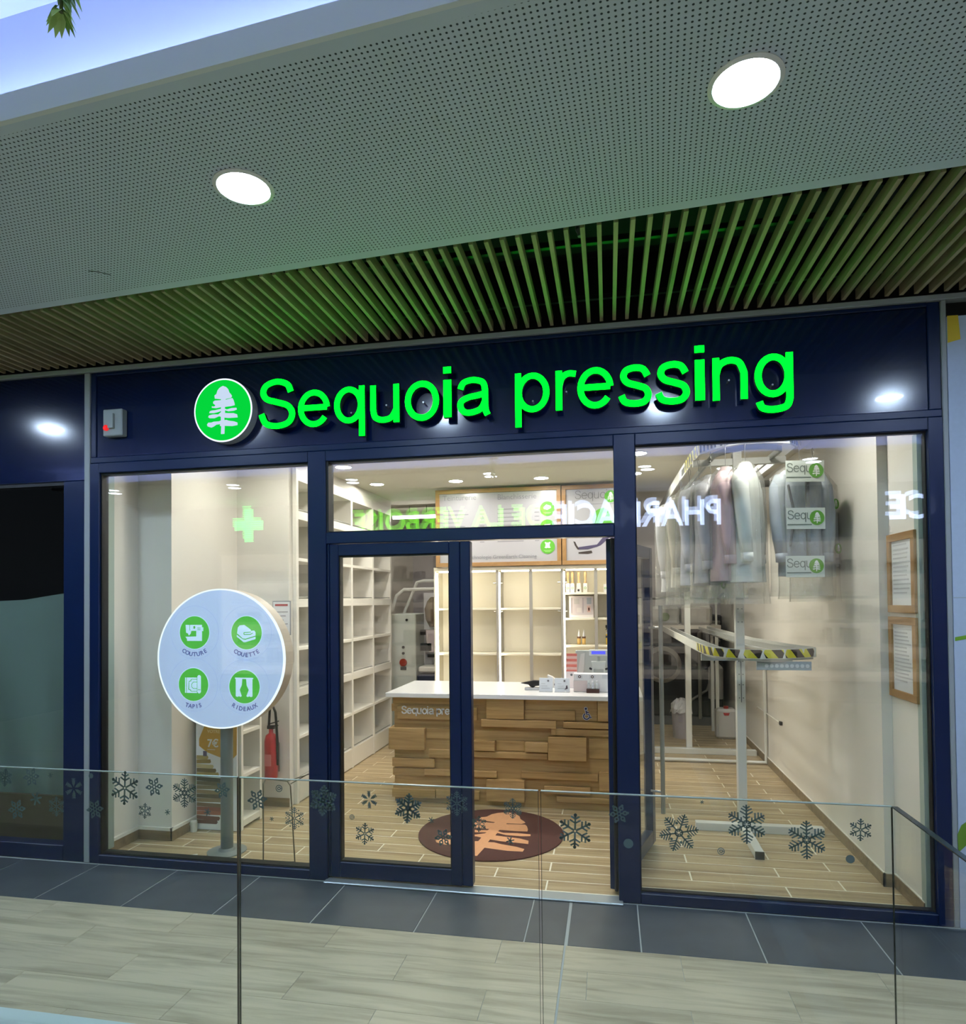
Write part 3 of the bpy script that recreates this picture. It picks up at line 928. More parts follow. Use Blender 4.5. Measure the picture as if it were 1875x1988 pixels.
for i in range(17):
    z = -.31 + .62 * i / 16
    hw = .31 if abs(z) < q else .095
    b.box(-hw, hw, .05, .056, z - .014, z + .014)
b.build('led_rows', emit('cross_led', (20, 255, 120), L_PHARM * .8), e)
tag(e, 'green lit pharmacy cross across the mall, mirrored in the left window', 'sign')

# ================================================================== glass balustrade
YB = -1.66
def bar2(b, p, q, w, t=0.0006):
    p = Vector((p[0], 0, p[1])); q = Vector((q[0], 0, q[1]))
    d = (q - p).normalized(); n = Vector((-d.z, 0, d.x)) * (w / 2)
    vs = []
    for y in (-t, 0):
        vs += [p + n + Vector((0, y, 0)), p - n + Vector((0, y, 0)), q - n + Vector((0, y, 0)), q + n + Vector((0, y, 0))]
    b.add(vs, [(0, 1, 2, 3), (7, 6, 5, 4), (0, 4, 5, 1), (1, 5, 6, 2), (2, 6, 7, 3), (3, 7, 4, 0)])
def ring2(b, cx, cz, r0, r1, n=14, t=0.0006):
    for k in range(n):
        a0, a1 = 2 * math.pi * k / n, 2 * math.pi * (k + 1) / n
        vs = []
        for y in (-t, 0):
            for r, a in ((r0, a0), (r1, a0), (r1, a1), (r0, a1)):
                vs.append((cx + r * math.cos(a), y, cz + r * math.sin(a)))
        b.add(vs, [(0, 1, 2, 3), (7, 6, 5, 4), (1, 5, 6, 2), (0, 3, 7, 4)])
def dot2(b, cx, cz, r, n=12, t=0.0006):
    b.prism([(cx + r * math.cos(2 * math.pi * k / n), cz + r * math.sin(2 * math.pi * k / n)) for k in range(n)], -t, 0)
def flake(kind, r):
    b = MB()
    if kind == 8:
        dot2(b, 0, 0, r); return b
    if kind == 7:
        ring2(b, 0, 0, r * .78, r, 18); ring2(b, 0, 0, r * .28, r * .52, 12); bar2(b, (r * .4, 0), (r * .85, 0), r * .2); return b
    if kind == 9:
        for a in (15, 75, 135):
            c, s = math.cos(R(a)) * r, math.sin(R(a)) * r
            bar2(b, (-c, -s), (c, s), r * .28)
        return b
    P = {0: (.075, (.42, .56, .70, .84), (.34, .32, .26, .16), .06), 1: (.15, (.34, .54, .74), (.40, .34, .22), .12), 3: (.075, (.48, .66, .82), (.28, .24, .16), .07),
         5: (.11, (.46, .70), (.36, .28), .10), 6: (.085, (.30, .48, .66, .82), (.20, .36, .30, .2), .075)}
    a0 = {0: 12, 1: 25, 2: 8, 3: 30, 4: 32, 5: 28, 6: 30}[kind]
    for k in range(6):
        a = R(a0 + 60 * k)
        u = Vector((math.cos(a), math.sin(a))); v = Vector((-u.y, u.x))
        if kind == 4:
            pts = [u * (.16 * r), u * (.52 * r) + v * (.17 * r), u * r, u * (.52 * r) - v * (.17 * r)]
            b.prism([(p.x, p.y) for p in pts], -.0006, 0)
            for t in (.62, .8):
                for sgn in (-1, 1):
                    q = u * (t * r); e_ = q + (u * .5 + v * sgn * .86) * (.22 * r)
                    bar2(b, q, e_, .09 * r)
            continue
        if kind == 2:
            ring2(b, u.x * r * .60, u.y * r * .60, r * .10, r * .25, 12)
            dot2(b, u.x * r * .88, u.y * r * .88, r * .13, 8)
            bar2(b, u * (.15 * r), u * (.4 * r), .14 * r)
            continue
        w, ts, ls, bw = P[kind]
        bar2(b, u * (.06 * r), u * r, w * r)
        for t, l in zip(ts, ls):
            for sgn in (-1, 1):
                q = u * (t * r); e_ = q + (u * .5 + v * sgn * .866) * (l * r)
                bar2(b, q, e_, bw * r)
        if kind in (3, 0):
            m_ = R(a0 + 60 * k + 30)
            dot2(b, math.cos(m_) * r * .50, math.sin(m_) * r * .50, r * .075, 8)
            if kind == 3:
                dot2(b, math.cos(m_) * r * .80, math.sin(m_) * r * .80, r * .06, 8)
        if kind == 5:
            dot2(b, u.x * r * .93, u.y * r * .93, r * .10, 8)
    if kind in (0, 6):
        ring2(b, 0, 0, r * .14, r * .22, 12)
    if kind == 2:
        ring2(b, 0, 0, r * .12, r * .22, 12)
    if kind == 1:
        dot2(b, 0, 0, r * .2)
    return b
FLK = [(-2.361, 1.056, 0.039, 1), (-2.232, 1.064, 0.04, 2), (-2.138, 1.075, 0.012, 9), (-2.303, 0.925, 0.043, 2), (-2.208, 0.974, 0.028, 9), (-2.109, 0.947, 0.042, 3), (-2.026, 1.025, 0.044, 4), (-1.944, 1.08, 0.011, 8), (-1.925, 0.944, 0.04, 2), (-1.786, 1.037, 0.067, 5), (-1.651, 1.048, 0.039, 2), (-1.515, 1.029, 0.058, 6), (-1.693, 0.949, 0.031, 5), (-1.591, 0.949, 0.012, 9), (-1.349, 1.048, 0.033, 2), (-1.413, 0.958, 0.015, 9), (-1.198, 1.017, 0.042, 2), (-1.106, 1.065, 0.014, 7), (-1.042, 0.953, 0.044, 3), (-1.137, 0.946, 0.009, 9), (-0.923, 1.027, 0.059, 1), (-0.738, 1.039, 0.035, 4), (-0.807, 0.97, 0.01, 7), (-0.756, 0.91, 0.04, 5), (-0.585, 1.014, 0.056, 1), (-0.398, 1.041, 0.046, 3), (-0.496, 0.975, 0.012, 9), (-0.316, 0.971, 0.029, 5), (-0.451, 0.914, 0.033, 2), (-0.191, 1.033, 0.037, 6), (-0.201, 0.916, 0.015, 9), (0.032, 0.964, 0.061, 5), (0.186, 1.033, 0.035, 2), (0.217, 0.931, 0.017, 8), (0.388, 0.978, 0.067, 0), (0.61, 1.019, 0.066, 6), (0.466, 1.087, 0.007, 9), (0.526, 0.923, 0.012, 7), (0.799, 0.977, 0.064, 6), (0.965, 1.02, 0.036, 5), (0.932, 0.922, 0.014, 8)]
PANELS = [(-2.470, -1.286, 'clear glass rail panel at the left of the corridor with frosted snowflakes'), (-1.276, -0.099, 'clear glass rail panel in front of the closed door leaf with snowflakes'), (-0.089, 1.062, 'clear glass rail panel in front of the open doorway and right window')]
for x0, x1, lab in PANELS:
    e = empty('glass_panel', ((x0 + x1) / 2, YB, 0)); cx = (x0 + x1) / 2
    MB().box(x0 - cx, x1 - cx, -.006, .006, .04, 1.098).build('pane', BALGLASS, e)
    MB().box(x0 - cx, x1 - cx, -.0066, .0066, 1.098, 1.1008).build('polished_edge', GLEDGE, e)
    MB().box(x0 - cx - .001, x0 - cx, -.0062, .0062, .04, 1.1).build('seam_edge', SEAM, e)
    MB().box(x1 - cx, x1 - cx + .001, -.0062, .0062, .04, 1.1).build('seam_edge', SEAM, e)
    for fx, fz, fr, fk in FLK:
        if x0 <= fx < x1 + .01:
            flake(fk, fr).build('snowflake_sticker', STICKER, e, (fx - cx, -.0066, fz))
    tag(e, lab, 'glass panel', 'glass rail panels')
for i, (y0, y1, lab) in enumerate(((-2.84, -1.668, 'clear glass rail panel turning the corner toward the viewer at the right'), (-4.02, -2.85, 'clear glass rail panel running beside the viewer, out at the right'))):
    e = empty('glass_panel', (1.068, (y0 + y1) / 2, 0)); cy = (y0 + y1) / 2
    MB().box(-.006, .006, y0 - cy, y1 - cy, .04, 1.098).build('pane', BALGLASS, e)
    b = MB(); b.box(-.009, .009, y0 - cy, y1 - cy, 1.098, 1.102)
    b.build('polished_edge', SEAM, e)
    tag(e, lab, 'glass panel', 'glass rail panels')
b = MB(); b.box(-2.6, 1.09, -1.74, -1.575, 0.0, 0.03); b.box(1.0, 1.14, -4.1, -1.74, 0.0, 0.03)
tag(b.build('rail_shoe', mat('pale_rail_shoe', (190, 206, 206), .5), bevel=.003), 'pale floor channel holding the glass rail panels', 'channel')

# ================================================================== left window display
# round illuminated sign on a post
e = empty('round_sign', (-2.560, 0.30, 0))
MB().lathe([(.490, .06), (.490, -.083)], (0, 0, 1.392), 72, 'y', caps=True).build('drum', mat('sign_drum', (200, 188, 172), .45), e)
MB().lathe([(.497, -.066), (.497, -.086), (.487, -.086), (.487, -.080)], (0, 0, 1.392), 72, 'y', caps=False).build('led_rim', emit('sign_rim', (232, 246, 255), 1.0), e)
fc = MB().lathe([(.488, -.080), (.488, -.0835)], (0, 0, 1.392), 72, 'y').build('face', mat('sign_face', (196, 210, 236), .35, emis=(186, 206, 246), strength=.34), e)
MB().lathe([(.043, .0), (.043, .93)], (0, 0.0, 0.012), 28).build('post', mat('sign_post_grey', (104, 110, 108), .45), e, smooth=False)
MB().lathe([(.135, 0), (.135, .008), (.06, .014), (.05, .03)], (0, 0, 0), 36).build('foot_plate', mat('foot_grey', (134, 138, 134), .4), e)
SGREEN = mat('sign_green', (88, 190, 72), .5, emis=(90, 200, 70), strength=.32)
SWHITE = mat('sign_icon_white', (214, 230, 245), .5, emis=(190, 220, 250), strength=.45)
SBLUE = mat('sign_ring_blue', (180, 198, 232), .5, emis=(176, 196, 240), strength=.32)
STXT = mat('sign_text_blue', (86, 96, 168), .5, emis=(86, 96, 168), strength=.2)
def icon(cx, cz, word):
    yy = -.0842
    d = MB().lathe([(.122, 0), (.122, -.0006)], (0, 0, 0), 40, 'y').build('icon_halo', SWHITE, e, (cx, yy, cz))
    MB().lathe([(.117, -.0006), (.117, -.0016)], (0, 0, 0), 40, 'y').build('icon_disc', SGREEN, d)
    MB().lathe([(.192, 0), (.192, -.0004), (.189, -.0004), (.189, 0)], (0, 0, 0), 48, 'y', caps=False).build('icon_ring', SBLUE, d)
    b = MB()
    for i, ch in enumerate(word):
        n = len(word)
        ang = R(270 + (i - (n - 1) / 2) * (10.8 if n > 5 else 9.8))
        t = text_mb(ch, .042, 'CENTER', .0008, .0004)
        ca, sa = math.cos(ang + math.pi / 2), math.sin(ang + math.pi / 2)
        rr = .170
        t.v = [(rr * math.cos(ang) + p[0] * ca - p[1] * sa, -p[2] - .0005, rr * math.sin(ang) + p[0] * sa + p[1] * ca) for p in t.v]
        b.add(t.v, t.f)
    b.build('icon_word', STXT, d)
    return d
def pic(d, polys, m=None, y=-.0026):
    for p in polys:
        MB().prism([(x / 1000, z / 1000) for x, z in p], y, -.0016).build('pictogram', m or SWHITE, d)
d = icon(-.199, .185 + 1.392, 'COUTURE')
pic(d, [[(-70, 55), (60, 55), (60, -60), (-58, -60), (-60, -45), (-72, -30), (15, -28), (15, 12), (-25, 12), (-30, -8), (-44, -22), (-52, -6), (-66, -2)], [(62, 38), (70, 38), (70, 10), (62, 10)]])
pic(d, [[(-38, 55), (-34, 55), (-34, 14), (-38, 14)], [(24, 34), (50, 34), (50, 30), (24, 30)], [(24, 22), (50, 22), (50, 18), (24, 18)], [(-8, 44), (2, 48), (8, 40), (4, 28), (-6, 26)]], SGREEN, -.0032)
d = icon(.208, .183 + 1.392, 'COUETTE')
pic(d, [[(-72, -6), (-66, 36), (-52, 52), (-16, 56), (34, 22), (34, 14), (60, 16), (70, 4), (70, -20), (-8, -42), (-28, -40), (-66, -8)], [(-74, -14), (-28, -46), (-8, -49), (70, -27), (70, -44), (-6, -66), (-22, -66), (-74, -28)]])
pic(d, [[(-20, 4), (36, 8), (36, 3), (-14, -1), (-16, -10), (30, -8), (50, 0), (50, -5), (30, -14), (-18, -15), (-22, -8)]], SGREEN, -.0032)
d = icon(-.208, -.187 + 1.392, 'TAPIS')
pic(d, [[(-66, 50), (28, 50), (28, -60), (-66, -60)], [(32, 58), (40, 68), (52, 68), (60, 58), (60, -52), (52, -62), (40, -62), (32, -52)]])
pic(d, [[(-56, 50), (-52, 50), (-52, -60), (-56, -60)], [(28, 40), (-18, 40), (-22, 28), (-36, 24), (-40, -36), (-24, -40), (-20, -50), (28, -50), (28, -46), (-16, -46), (-20, -36), (-34, -32), (-32, 20), (-18, 24), (-14, 36), (28, 36)], [(28, 20), (0, 20), (-14, 6), (-14, -18), (0, -30), (28, -30), (28, -26), (2, -26), (-10, -16), (-10, 4), (2, 16), (28, 16)], [(36, -34), (56, -34), (56, -38), (36, -38)]], SGREEN, -.0032)
d = icon(.191, -.197 + 1.392, 'RIDEAUX')
pic(d, [[(-72, 64), (68, 64), (68, 55), (-72, 55)], [(-66, 55), (-16, 55), (-20, 10), (-36, -22), (-20, -66), (-30, -72), (-40, -66), (-52, -72), (-66, -68)], [(62, 55), (14, 55), (18, 10), (34, -22), (16, -66), (26, -72), (38, -66), (50, -72), (62, -68)]])
tag(e, 'round illuminated window sign on a grey post with four green service icons', 'sign')
b = MB().box(-2.735, -2.635, .195, .215, 0, .02)
tag(MB().bar((-2.815, .095, .010), (-2.705, .168, .010), .028, .018).build('cable_cover', WHITE), 'short white cable cover on the floor at the foot of the round sign', 'cable cover')

# poster panel with the 7 euro offer
e = empty('poster_panel', (-2.885, 0.675, 0))
MB().box(-.178, .178, 0, .012, .005, 1.30).build('board', PAPER, e, bevel=.002)
ORG = mat('ochre_print', (206, 158, 54), .5)
MB().prism([(-.150, .715), (-.090, .845), (-.05, .90), (.178, .90), (.176, .60), (.13, .555), (.125, .545), (-.082, .612), (-.15, .66)], -.0012, 0).build('offer_shape', ORG, e)
text_on('offer_price', '7€', .085, PAPER, e, -.078, -.0018, .655, bold=.002)
text_on('offer_words', 'VOTRE', .035, mat('pale_ochre_print', (232, 208, 150), .5), e, -.078, -.0018, .765, bold=.001)
MB().box(-.078, -.01, -.0018, 0, .632, .636).build('offer_rule', PAPER, e)
MB().box(-.115, -.083, -.0016, 0, .58, .62).build('offer_tab', mat('violet_print', (96, 88, 120), .5), e)
RUGS = [(176, 156, 96), (150, 126, 70), (198, 182, 130), (120, 104, 62), (170, 150, 84), (60, 56, 44), (98, 84, 56), (128, 110, 80), (150, 124, 88), (92, 76, 54), (140, 116, 84), (120, 92, 66), (140, 76, 58), (166, 96, 70), (110, 58, 48), (96, 50, 42)]
zz = .585
for i, c in enumerate(RUGS):
    h = .0335; w = -.075 + .16 * min(1, i / 7.0) - (.10 * max(0, (i - 11) / 5.0))
    wob = .006 * math.sin(i * 2.1)
    MB().prism([(-.172, zz), (w, zz + wob), (w + .006, zz - h * .5), (w - .004, zz - h + .003 + wob), (-.172, zz - h + .003)], -.0014, 0).build('rug_print', mat('rug_print_%d' % i, c, .7), e)
    zz -= h
tag(e, 'white poster panel with an ochre 7 euro offer and stacked rugs', 'poster')
# sensor on the skirting
e = empty('air_freshener', (-3.055, .635, 0))
MB().lathe([(.024, 0), (.026, .01), (.026, .075), (.022, .085)], (0, 0, 0.0), 20).build('can', WMETAL, e)
MB().box(-.05, -.02, -.01, .01, .05, .065).build('nozzle', WMETAL, e)
tag(e, 'small white canister standing at the foot of the poster panel', 'canister')
# wire easel
e = empty('wire_easel', (-2.07, .16, 0))
b = MB(); b.tube([(-.10, -.05, .0), (-.16, .06, .52), (-.15, .08, .55), (.02, .06, .545), (.055, .04, .52), (.085, .04, .0)], .0045, 6); b.build('front_wire', mat('bronze_wire', (104, 96, 78), .4, .6), e)
b = MB(); b.tube([(-.15, -.03, .004), (.085, .03, .004), (.20, -.06, .004)], .0045, 6); b.tube([(.02, .06, .545), (.20, .10, .60)], .0035, 6); b.tube([(.05, .05, .53), (.16, .10, .59)], .0035, 6); b.build('rear_wire', MATS['bronze_wire'], e)
tag(e, 'thin bronze wire easel standing behind the left window', 'easel')

# low shelf unit by the wall
def shelf_unit(name, x0, x1, y0, y1, ups, zs, thick, top, m, label, plinth=.05, uw=.03, backm=None):
    e = empty(name, ((x0 + x1) / 2, (y0 + y1) / 2, 0)); ox, oy = (x0 + x1) / 2, (y0 + y1) / 2
    MB().box(x0 - ox, x0 - ox + .015, y0 - oy, y1 - oy, 0, top).build('back_panel', backm or m, e)
    for yy in ups:
        MB().box(x0 - ox + .015, x1 - ox, yy - uw / 2 - oy, yy + uw / 2 - oy, 0, top).build('upright', m, e, bevel=.002)
    for z, t in zip(zs, thick):
        for a, c in zip(ups[:-1], ups[1:]):
            MB().box(x0 - ox + .015, x1 - ox - .001, a + uw / 2 - oy, c - uw / 2 - oy, z - t / 2, z + t / 2).build('shelf', m, e, bevel=.002)
    tag(e, label, 'shelving')
    return e
LAM = mat('white_laminate', (238, 234, 224), .45)
shelf_unit('shelf_unit', -3.08, -2.685, .70, 1.01, [.715, .995], [.05, .42, .76, 1.08, 1.33], [.05, .03, .03, .03, .03], 1.345, LAM, 'low white shelf unit beside the poster panel, behind the round sign')
e = shelf_unit('pigeonhole_unit', -2.98, -2.565, 1.405, 4.02, [1.425, 2.06, 2.70, 3.35, 3.99], [.11, .58, .98, 1.37, 1.78, 2.17, 2.57, 2.93], [.20, .03, .075, .03, .075, .03, .075, .10], 2.98, LAM, 'tall white pigeonhole unit along the left wall with empty square compartments', backm=mat('pigeonhole_back', (214, 208, 186), .6), uw=.045)
for yy0, yy1 in ((1.425, 2.06), (2.06, 2.70), (2.70, 3.35), (3.35, 3.99)):
    for zz in (.215, 1.02, 1.82, 2.61):
        MB().tube([(.195, yy0 + .03 - 2.7125, zz + .012), (.195, yy1 - .03 - 2.7125, zz + .012)], .005, 6).build('stop_rail', STEEL, e)
struct(MB().box(-3.0, -2.57, 1.405, 4.02, 2.981, ZS).build('bulkhead', WALLW))
# fire extinguisher
e = empty('fire_extinguisher', (-2.735, 1.255, .26))
MB().lathe([(.045, 0), (.055, .012), (.056, .33), (.045, .375), (.018, .395), (.018, .43)], (0, 0, 0), 24).build('cylinder', mat('extinguisher_red', (186, 34, 44), .3), e, smooth=True)
b = MB(); b.box(-.03, .03, -.015, .015, .43, .46); b.bar((-.02, 0, .47), (.075, -.01, .50), .018, .01); b.bar((-.02, 0, .455), (.07, -.01, .462), .018, .008); b.build('valve', BLACK, e)
b = MB(); b.tube([(-.02, 0, .46), (.0, -.02, .60), (.03, -.03, .64), (.058, -.03, .58), (.062, -.02, .46), (.066, -.01, .30), (.062, 0, .12)], .011, 8); b.build('hose', BLACK, e)
MB().box(-.05, .05, .05, .062, .05, .30).build('wall_bracket', STEEL, e)
MB().box(-.03, .03, -.0585, -.0555, .12, .22).build('label_plate', mat('extinguisher_label', (214, 120, 120), .5), e)
tag(e, 'red fire extinguisher with black hose hanging behind the low shelf unit', 'fire extinguisher')
# notice on the wall
e = empty('wall_notice', (-2.665, 1.329, 1.50))
MB().box(-.085, .085, -.012, 0, 0, .30).build('clip_frame', mat('grey_frame', (150, 152, 156), .4), e)
MB().box(-.078, .078, -.0135, -.012, .008, .292).build('sheet', PAPER, e)
MB().box(-.06, .06, -.0145, -.0135, .255, .272).build('red_heading', mat('notice_red', (170, 40, 50), .5), e)
for i in range(5):
    MB().box(-.06, .06 - .02 * (i % 3), -.0145, -.0135, .20 - .035 * i, .206 - .035 * i).build('text_line', GREYTXT, e)
tag(e, 'framed paper notice with a red heading on the wall right of the round sign', 'notice')

# ================================================================== doormat
e = empty('doormat', (-.750, .966, 0))
MB().lathe([(.555, 0.0005), (.555, .008), (.548, .010)], (0, 0, 0), 72).build('pile', mat('maroon_pile', (84, 46, 40), .95, noise=(60, .12)), e)
rz = R(-6)
def onmat(p):
    x, y, z = p.x, p.z, p.y
    return Vector((x * math.cos(rz) - y * math.sin(rz), x * math.sin(rz) + y * math.cos(rz), .0100 - z))
tree_mb(.60, -.0006, .0002, onmat).build('tree_print', mat('peach_pile', (226, 164, 118), .9, noise=(50, .06)), e)
tag(e, 'round maroon doormat with a peach conifer inside the doorway', 'doormat')

# ================================================================== counter
e = empty('service_counter', (-.68, 2.0, 0))
ox, oy = -.68, 2.0
MB().box(-1.745 - ox, .40 - ox, 1.645 - oy, 2.40 - oy, .0, .935).build('carcass', COUNTERW, e)
BLK = [(-1.783, -1.452, 0.47, 0.662, 2), (-1.711, -0.982, 0.738, 0.854, 1), (-1.757, -0.90, 0.87, 0.935, 0), (-0.896, -0.567, 0.762, 0.935, 2), (-0.565, 0.054, 0.755, 0.935, 0), (-0.566, -0.131, 0.759, 0.843, 1), (-0.943, -0.292, 0.691, 0.757, 2), (-0.232, 0.40, 0.7, 0.751, 2), (0.056, 0.40, 0.763, 0.935, 2), (-1.45, -1.012, 0.567, 0.659, 0), (-1.423, -1.014, 0.403, 0.477, 1), (-1.012, -0.823, 0.483, 0.567, 2), (-0.564, -0.364, 0.485, 0.57, 2), (-0.364, -0.04, 0.421, 0.621, 2), (-0.34, 0.40, 0.631, 0.689, 1), (-1.012, -0.37, 0.42, 0.474, 1), (-1.761, -1.369, 0.315, 0.393, 1), (-1.762, -1.465, 0.231, 0.298, 0), (-1.462, -0.812, 0.247, 0.303, 1), (-0.599, 0.055, 0.253, 0.315, 1), (-0.903, -0.569, 0.052, 0.238, 2), (-1.360, -0.967, 0.049, 0.125, 1), (-1.763, -1.364, 0.042, 0.118, 1), (-0.405, -0.012, 0.131, 0.199, 1), (-0.299, 0.40, 0.065, 0.113, 1), (-0.82, -0.568, 0.483, 0.573, 0), (-0.022, 0.40, 0.437, 0.613, 0), (0.058, 0.40, 0.175, 0.335, 1)]
for a, c, z0, z1, lv in BLK:
    pr = (.012, .032, .056)[lv]
    cx = (a + c) / 2
    MB().box(-(c - a) / 2 + .001, (c - a) / 2 - .001, -pr, 0, 0, z1 - z0 - .002).build('wood_block', COUNTERW, e, (cx - ox, 1.646 - oy, z0), bevel=.0025)
# blocks wrapping the left end
for z0, z1, pr in ((.47, .662, .035), (.80, .865, .03), (.23, .30, .02), (.1, .16, .02)):
    MB().box(-pr, 0, -.05, .30, 0, z1 - z0).build('wood_block', COUNTERW, e, (-1.744 - ox, 1.70 - oy, z0), bevel=.0025)
MB().box(-1.800 - ox, .43 - ox, 1.560 - oy, 2.46 - oy, .936, .976).build('worktop', mat('white_solid_surface', (240, 240, 240), .18), e, bevel=.004)
stroke_text('counter_name', 'Sequoia pressing', .070, .15, PAPER, e, -1.668 - ox, 1.6135 - oy, .785, ext=.004)
WCL = [[(-.002, .062), (.002, .030), (.022, .029), (.033, .002), (.044, .006)], [(-.001, .049), (.020, .046)], ell(.002, .012, .024, .024, 125, 345, 16)]
wa = MB(); wb = MB()
for ln in WCL:
    stroke_mb(wa, ln, .019, -.0012, 0, lambda p: p)
    stroke_mb(wb, ln, .0085, -.002, 0, lambda p: p)
wa.lathe([(.016, 0), (.016, -.0012)], (-.003, 0, .076), 16, 'y'); wb.lathe([(.0095, 0), (.0095, -.002)], (-.003, 0, .076), 14, 'y')
o = wa.build('wheelchair_backing', mat('pale_sticker', (222, 222, 232), .5), e, (-.040 - ox, 1.6335 - oy, .783))
wb.build('wheelchair_symbol', mat('navy_print', (22, 26, 88), .5), o, (0, -.0012, 0))
tag(e, 'wood-block service counter with a white top and the shop name', 'counter')

# ================================================================== things on the counter (top at z .976)
CT = 0.9765
e = empty('card_terminal', (-.53, 1.90, CT))
MB().box(-.065, .09, -.03, .03, .0, .022).build('base', mat('pale_grey_plastic', (206, 206, 208), .4), e, bevel=.004)
MB().prism([(-.10, .062), (.005, .085), (.09, .085), (.09, .045), (-.01, .03), (-.03, .05)], -.03, .03).build('keypad', BLACK, e)
MB().tube([(.0, 0, .02), (.03, 0, .05)], .012, 8).build('stem', BLACK, e)
tag(e, 'dark card terminal at the left end of the counter displays', 'card terminal')
for i, (xx, w, lab) in enumerate(((-.395, .118, 'clear leaflet stand on the counter right next to the card terminal'), (-.252, .132, 'clear leaflet stand with a dark drawing, nearest the white product box'))):
    e = empty('leaflet_stand', (xx, 1.80, CT))
    MB().prism([(-.05, 0), (.03, 0), (.03, .003), (-.05, .003)], -w / 2, w / 2, lambda p: Vector((p.y, p.x, p.z))).build('foot', ACRYL, e)
    MB().prism([(-.012, .003), (-.004, .003), (.022, .118), (.014, .118)], -w / 2, w / 2, lambda p: Vector((p.y, p.x, p.z))).build('holder', mat('frosted_leaflet', (222, 226, 232), .4), e)
    MB().lathe([(.009, 0), (.009, -.002)], (.02, .002, .095), 14, 'y').build('round_mark', GREYTXT, e)
    if i:
        MB().prism([(.02, .02), (.05, .03), (.045, .06), (.035, .055), (.032, .035)], -.014, -.012).build('drawing', mat('dark_violet_print', (70, 60, 74), .6), e)
    for k in range(3):
        MB().box(-.04, .035 - .02 * k, -.013, -.011, .03 + .02 * k, .033 + .02 * k).build('text_line', mat('faint_print', (176, 180, 186), .6), e)
    tag(e, lab, 'leaflet stand')
e = empty('product_box', (0.01, 1.86, CT))
MB().box(-.165, .17, -.05, .05, 0, .158).build('carton', mat('white_carton', (232, 230, 232), .5), e, bevel=.003)
for xx in (-.11, .0, .11):
    MB().box(xx - .025, xx + .025, -.0525, -.0505, .118, .152).build('flap_label', mat('carton_flap', (214, 214, 218), .5), e)
for xx in (-.11, .0):
    MB().lathe([(.0125, 0), (.0125, -.002)], (xx, -.0525, .134), 16, 'y').build('round_logo', mat('brown_print', (74, 50, 52), .5), e)
    MB().lathe([(.006, 0), (.006, -.002)], (xx, -.0545, .134), 12, 'y').build('logo_centre', PAPER, e)
MB().box(-.163, -.045, -.0522, -.0505, .004, .10).build('printed_panel', mat('pinkish_print', (216, 200, 198), .5), e)
tag(e, 'large white product box with two round brown logos on the counter', 'box')
for i in range(3):
    e = empty('small_bottle', (-.020 + .035 * i, 1.770, CT + .0215))
    MB().lathe([(.014, 0), (.014, .045), (.008, .055), (.008, .066)], (0, 0, 0), 16).build('body', ACRYL, e, smooth=True)
    MB().lathe([(.0095, .066), (.0095, .082)], (0, 0, 0), 14).build('cap', PAPER, e)
    tag(e, 'small clear bottle with a white cap in the brown tray, ' + ('left of three', 'middle of three', 'right of three')[i], 'bottle', 'bottles in the brown tray')
e = empty('bottle_tray', (.015, 1.770, CT))
MB().box(-.055, .055, -.022, .022, 0, .004).build('base', mat('dark_brown_card', (70, 40, 34), .6), e)
for a in ((-.055, .055, -.022, -.019), (-.055, .055, .019, .022), (-.055, -.052, -.019, .019), (.052, .055, -.019, .019)):
    MB().box(*a, .004, .034).build('side', MATS['dark_brown_card'], e)
MB().box(-.055, .055, -.018, .018, .018, .0205).build('insert', MATS['dark_brown_card'], e)
tag(e, 'dark brown tray of three little bottles in front of the white product box', 'tray')
# till with customer display
e = empty('cash_register', (.06, 2.17, CT))
GP = mat('till_grey', (190, 196, 194), .4)
MB().prism([(-.062, 0), (.062, 0), (.058, .20), (.066, .235), (-.066, .235), (-.058, .20)], -.05, .05).build('printer_body', GP, e)
MB().box(-.045, .045, -.054, -.05, .14, .17).build('paper_slot', mat('till_slot', (150, 156, 154), .4), e)
MB().tube([(0, .02, .235), (0, .02, .30)], .018, 10).build('display_pole', GP, e)
MB().box(-.085, .085, -.03, .012, .288, .345).build('display_head', mat('display_shell', (204, 210, 214), .4), e, bevel=.005)
MB().box(-.063, .063, -.032, -.03, .305, .332).build('display_screen', emit('display_blue', (88, 92, 236), 1.0), e)
for s in (-1, 1):
    MB().tube([(s * .06, -.03, .165), (s * .085, -.03, .175)], .010, 8).build('knob', BLACK, e)
MB().tube([(.085, -.03, .175), (.115, -.04, .12)], .006, 8).build('lever', BLACK, e)
tag(e, 'grey till printer with a blue-lit customer display on the counter', 'cash register')
e = empty('till_screen', (-.06, 2.33, CT))
MB().box(-.10, .30, .0, .03, .05, .325).build('housing', mat('screen_back_grey', (168, 176, 174), .4), e, bevel=.006)
MB().box(-.02, .22, -.02, .06, 0, .05).build('stand', GP, e, bevel=.004)
MB().prism([(-.06, .05), (-.02, .14), (-.01, .30), (-.05, .29), (-.09, .05)], -.004, .0).build('back_ridge', GP, e)
tag(e, 'grey back of the till screen standing behind the customer display', 'monitor')
e = empty('leaflet_rack', (-.185, 2.12, CT))
MB().prism([(-.05, 0), (.05, 0), (.05, .012), (-.05, .012)], -.05, .05).build('base', ACRYL, e)
MB().box(-.052, .052, -.052, -.048, .0, .15).build('front_card', mat('white_pink_print', (236, 224, 224), .5), e)
MB().lathe([(.011, 0), (.011, -.002)], (0, -.052, .12), 14, 'y').build('round_mark', GREYTXT, e)
for k in range(7):
    MB().box(-.048, .048, -.045 + .012 * k, -.040 + .012 * k, .02, .165 + .024 * k).build('leaflet', mat('salmon_leaflet_%d' % (k % 2), ((214, 120, 108), (232, 196, 186))[k % 2], .6), e)
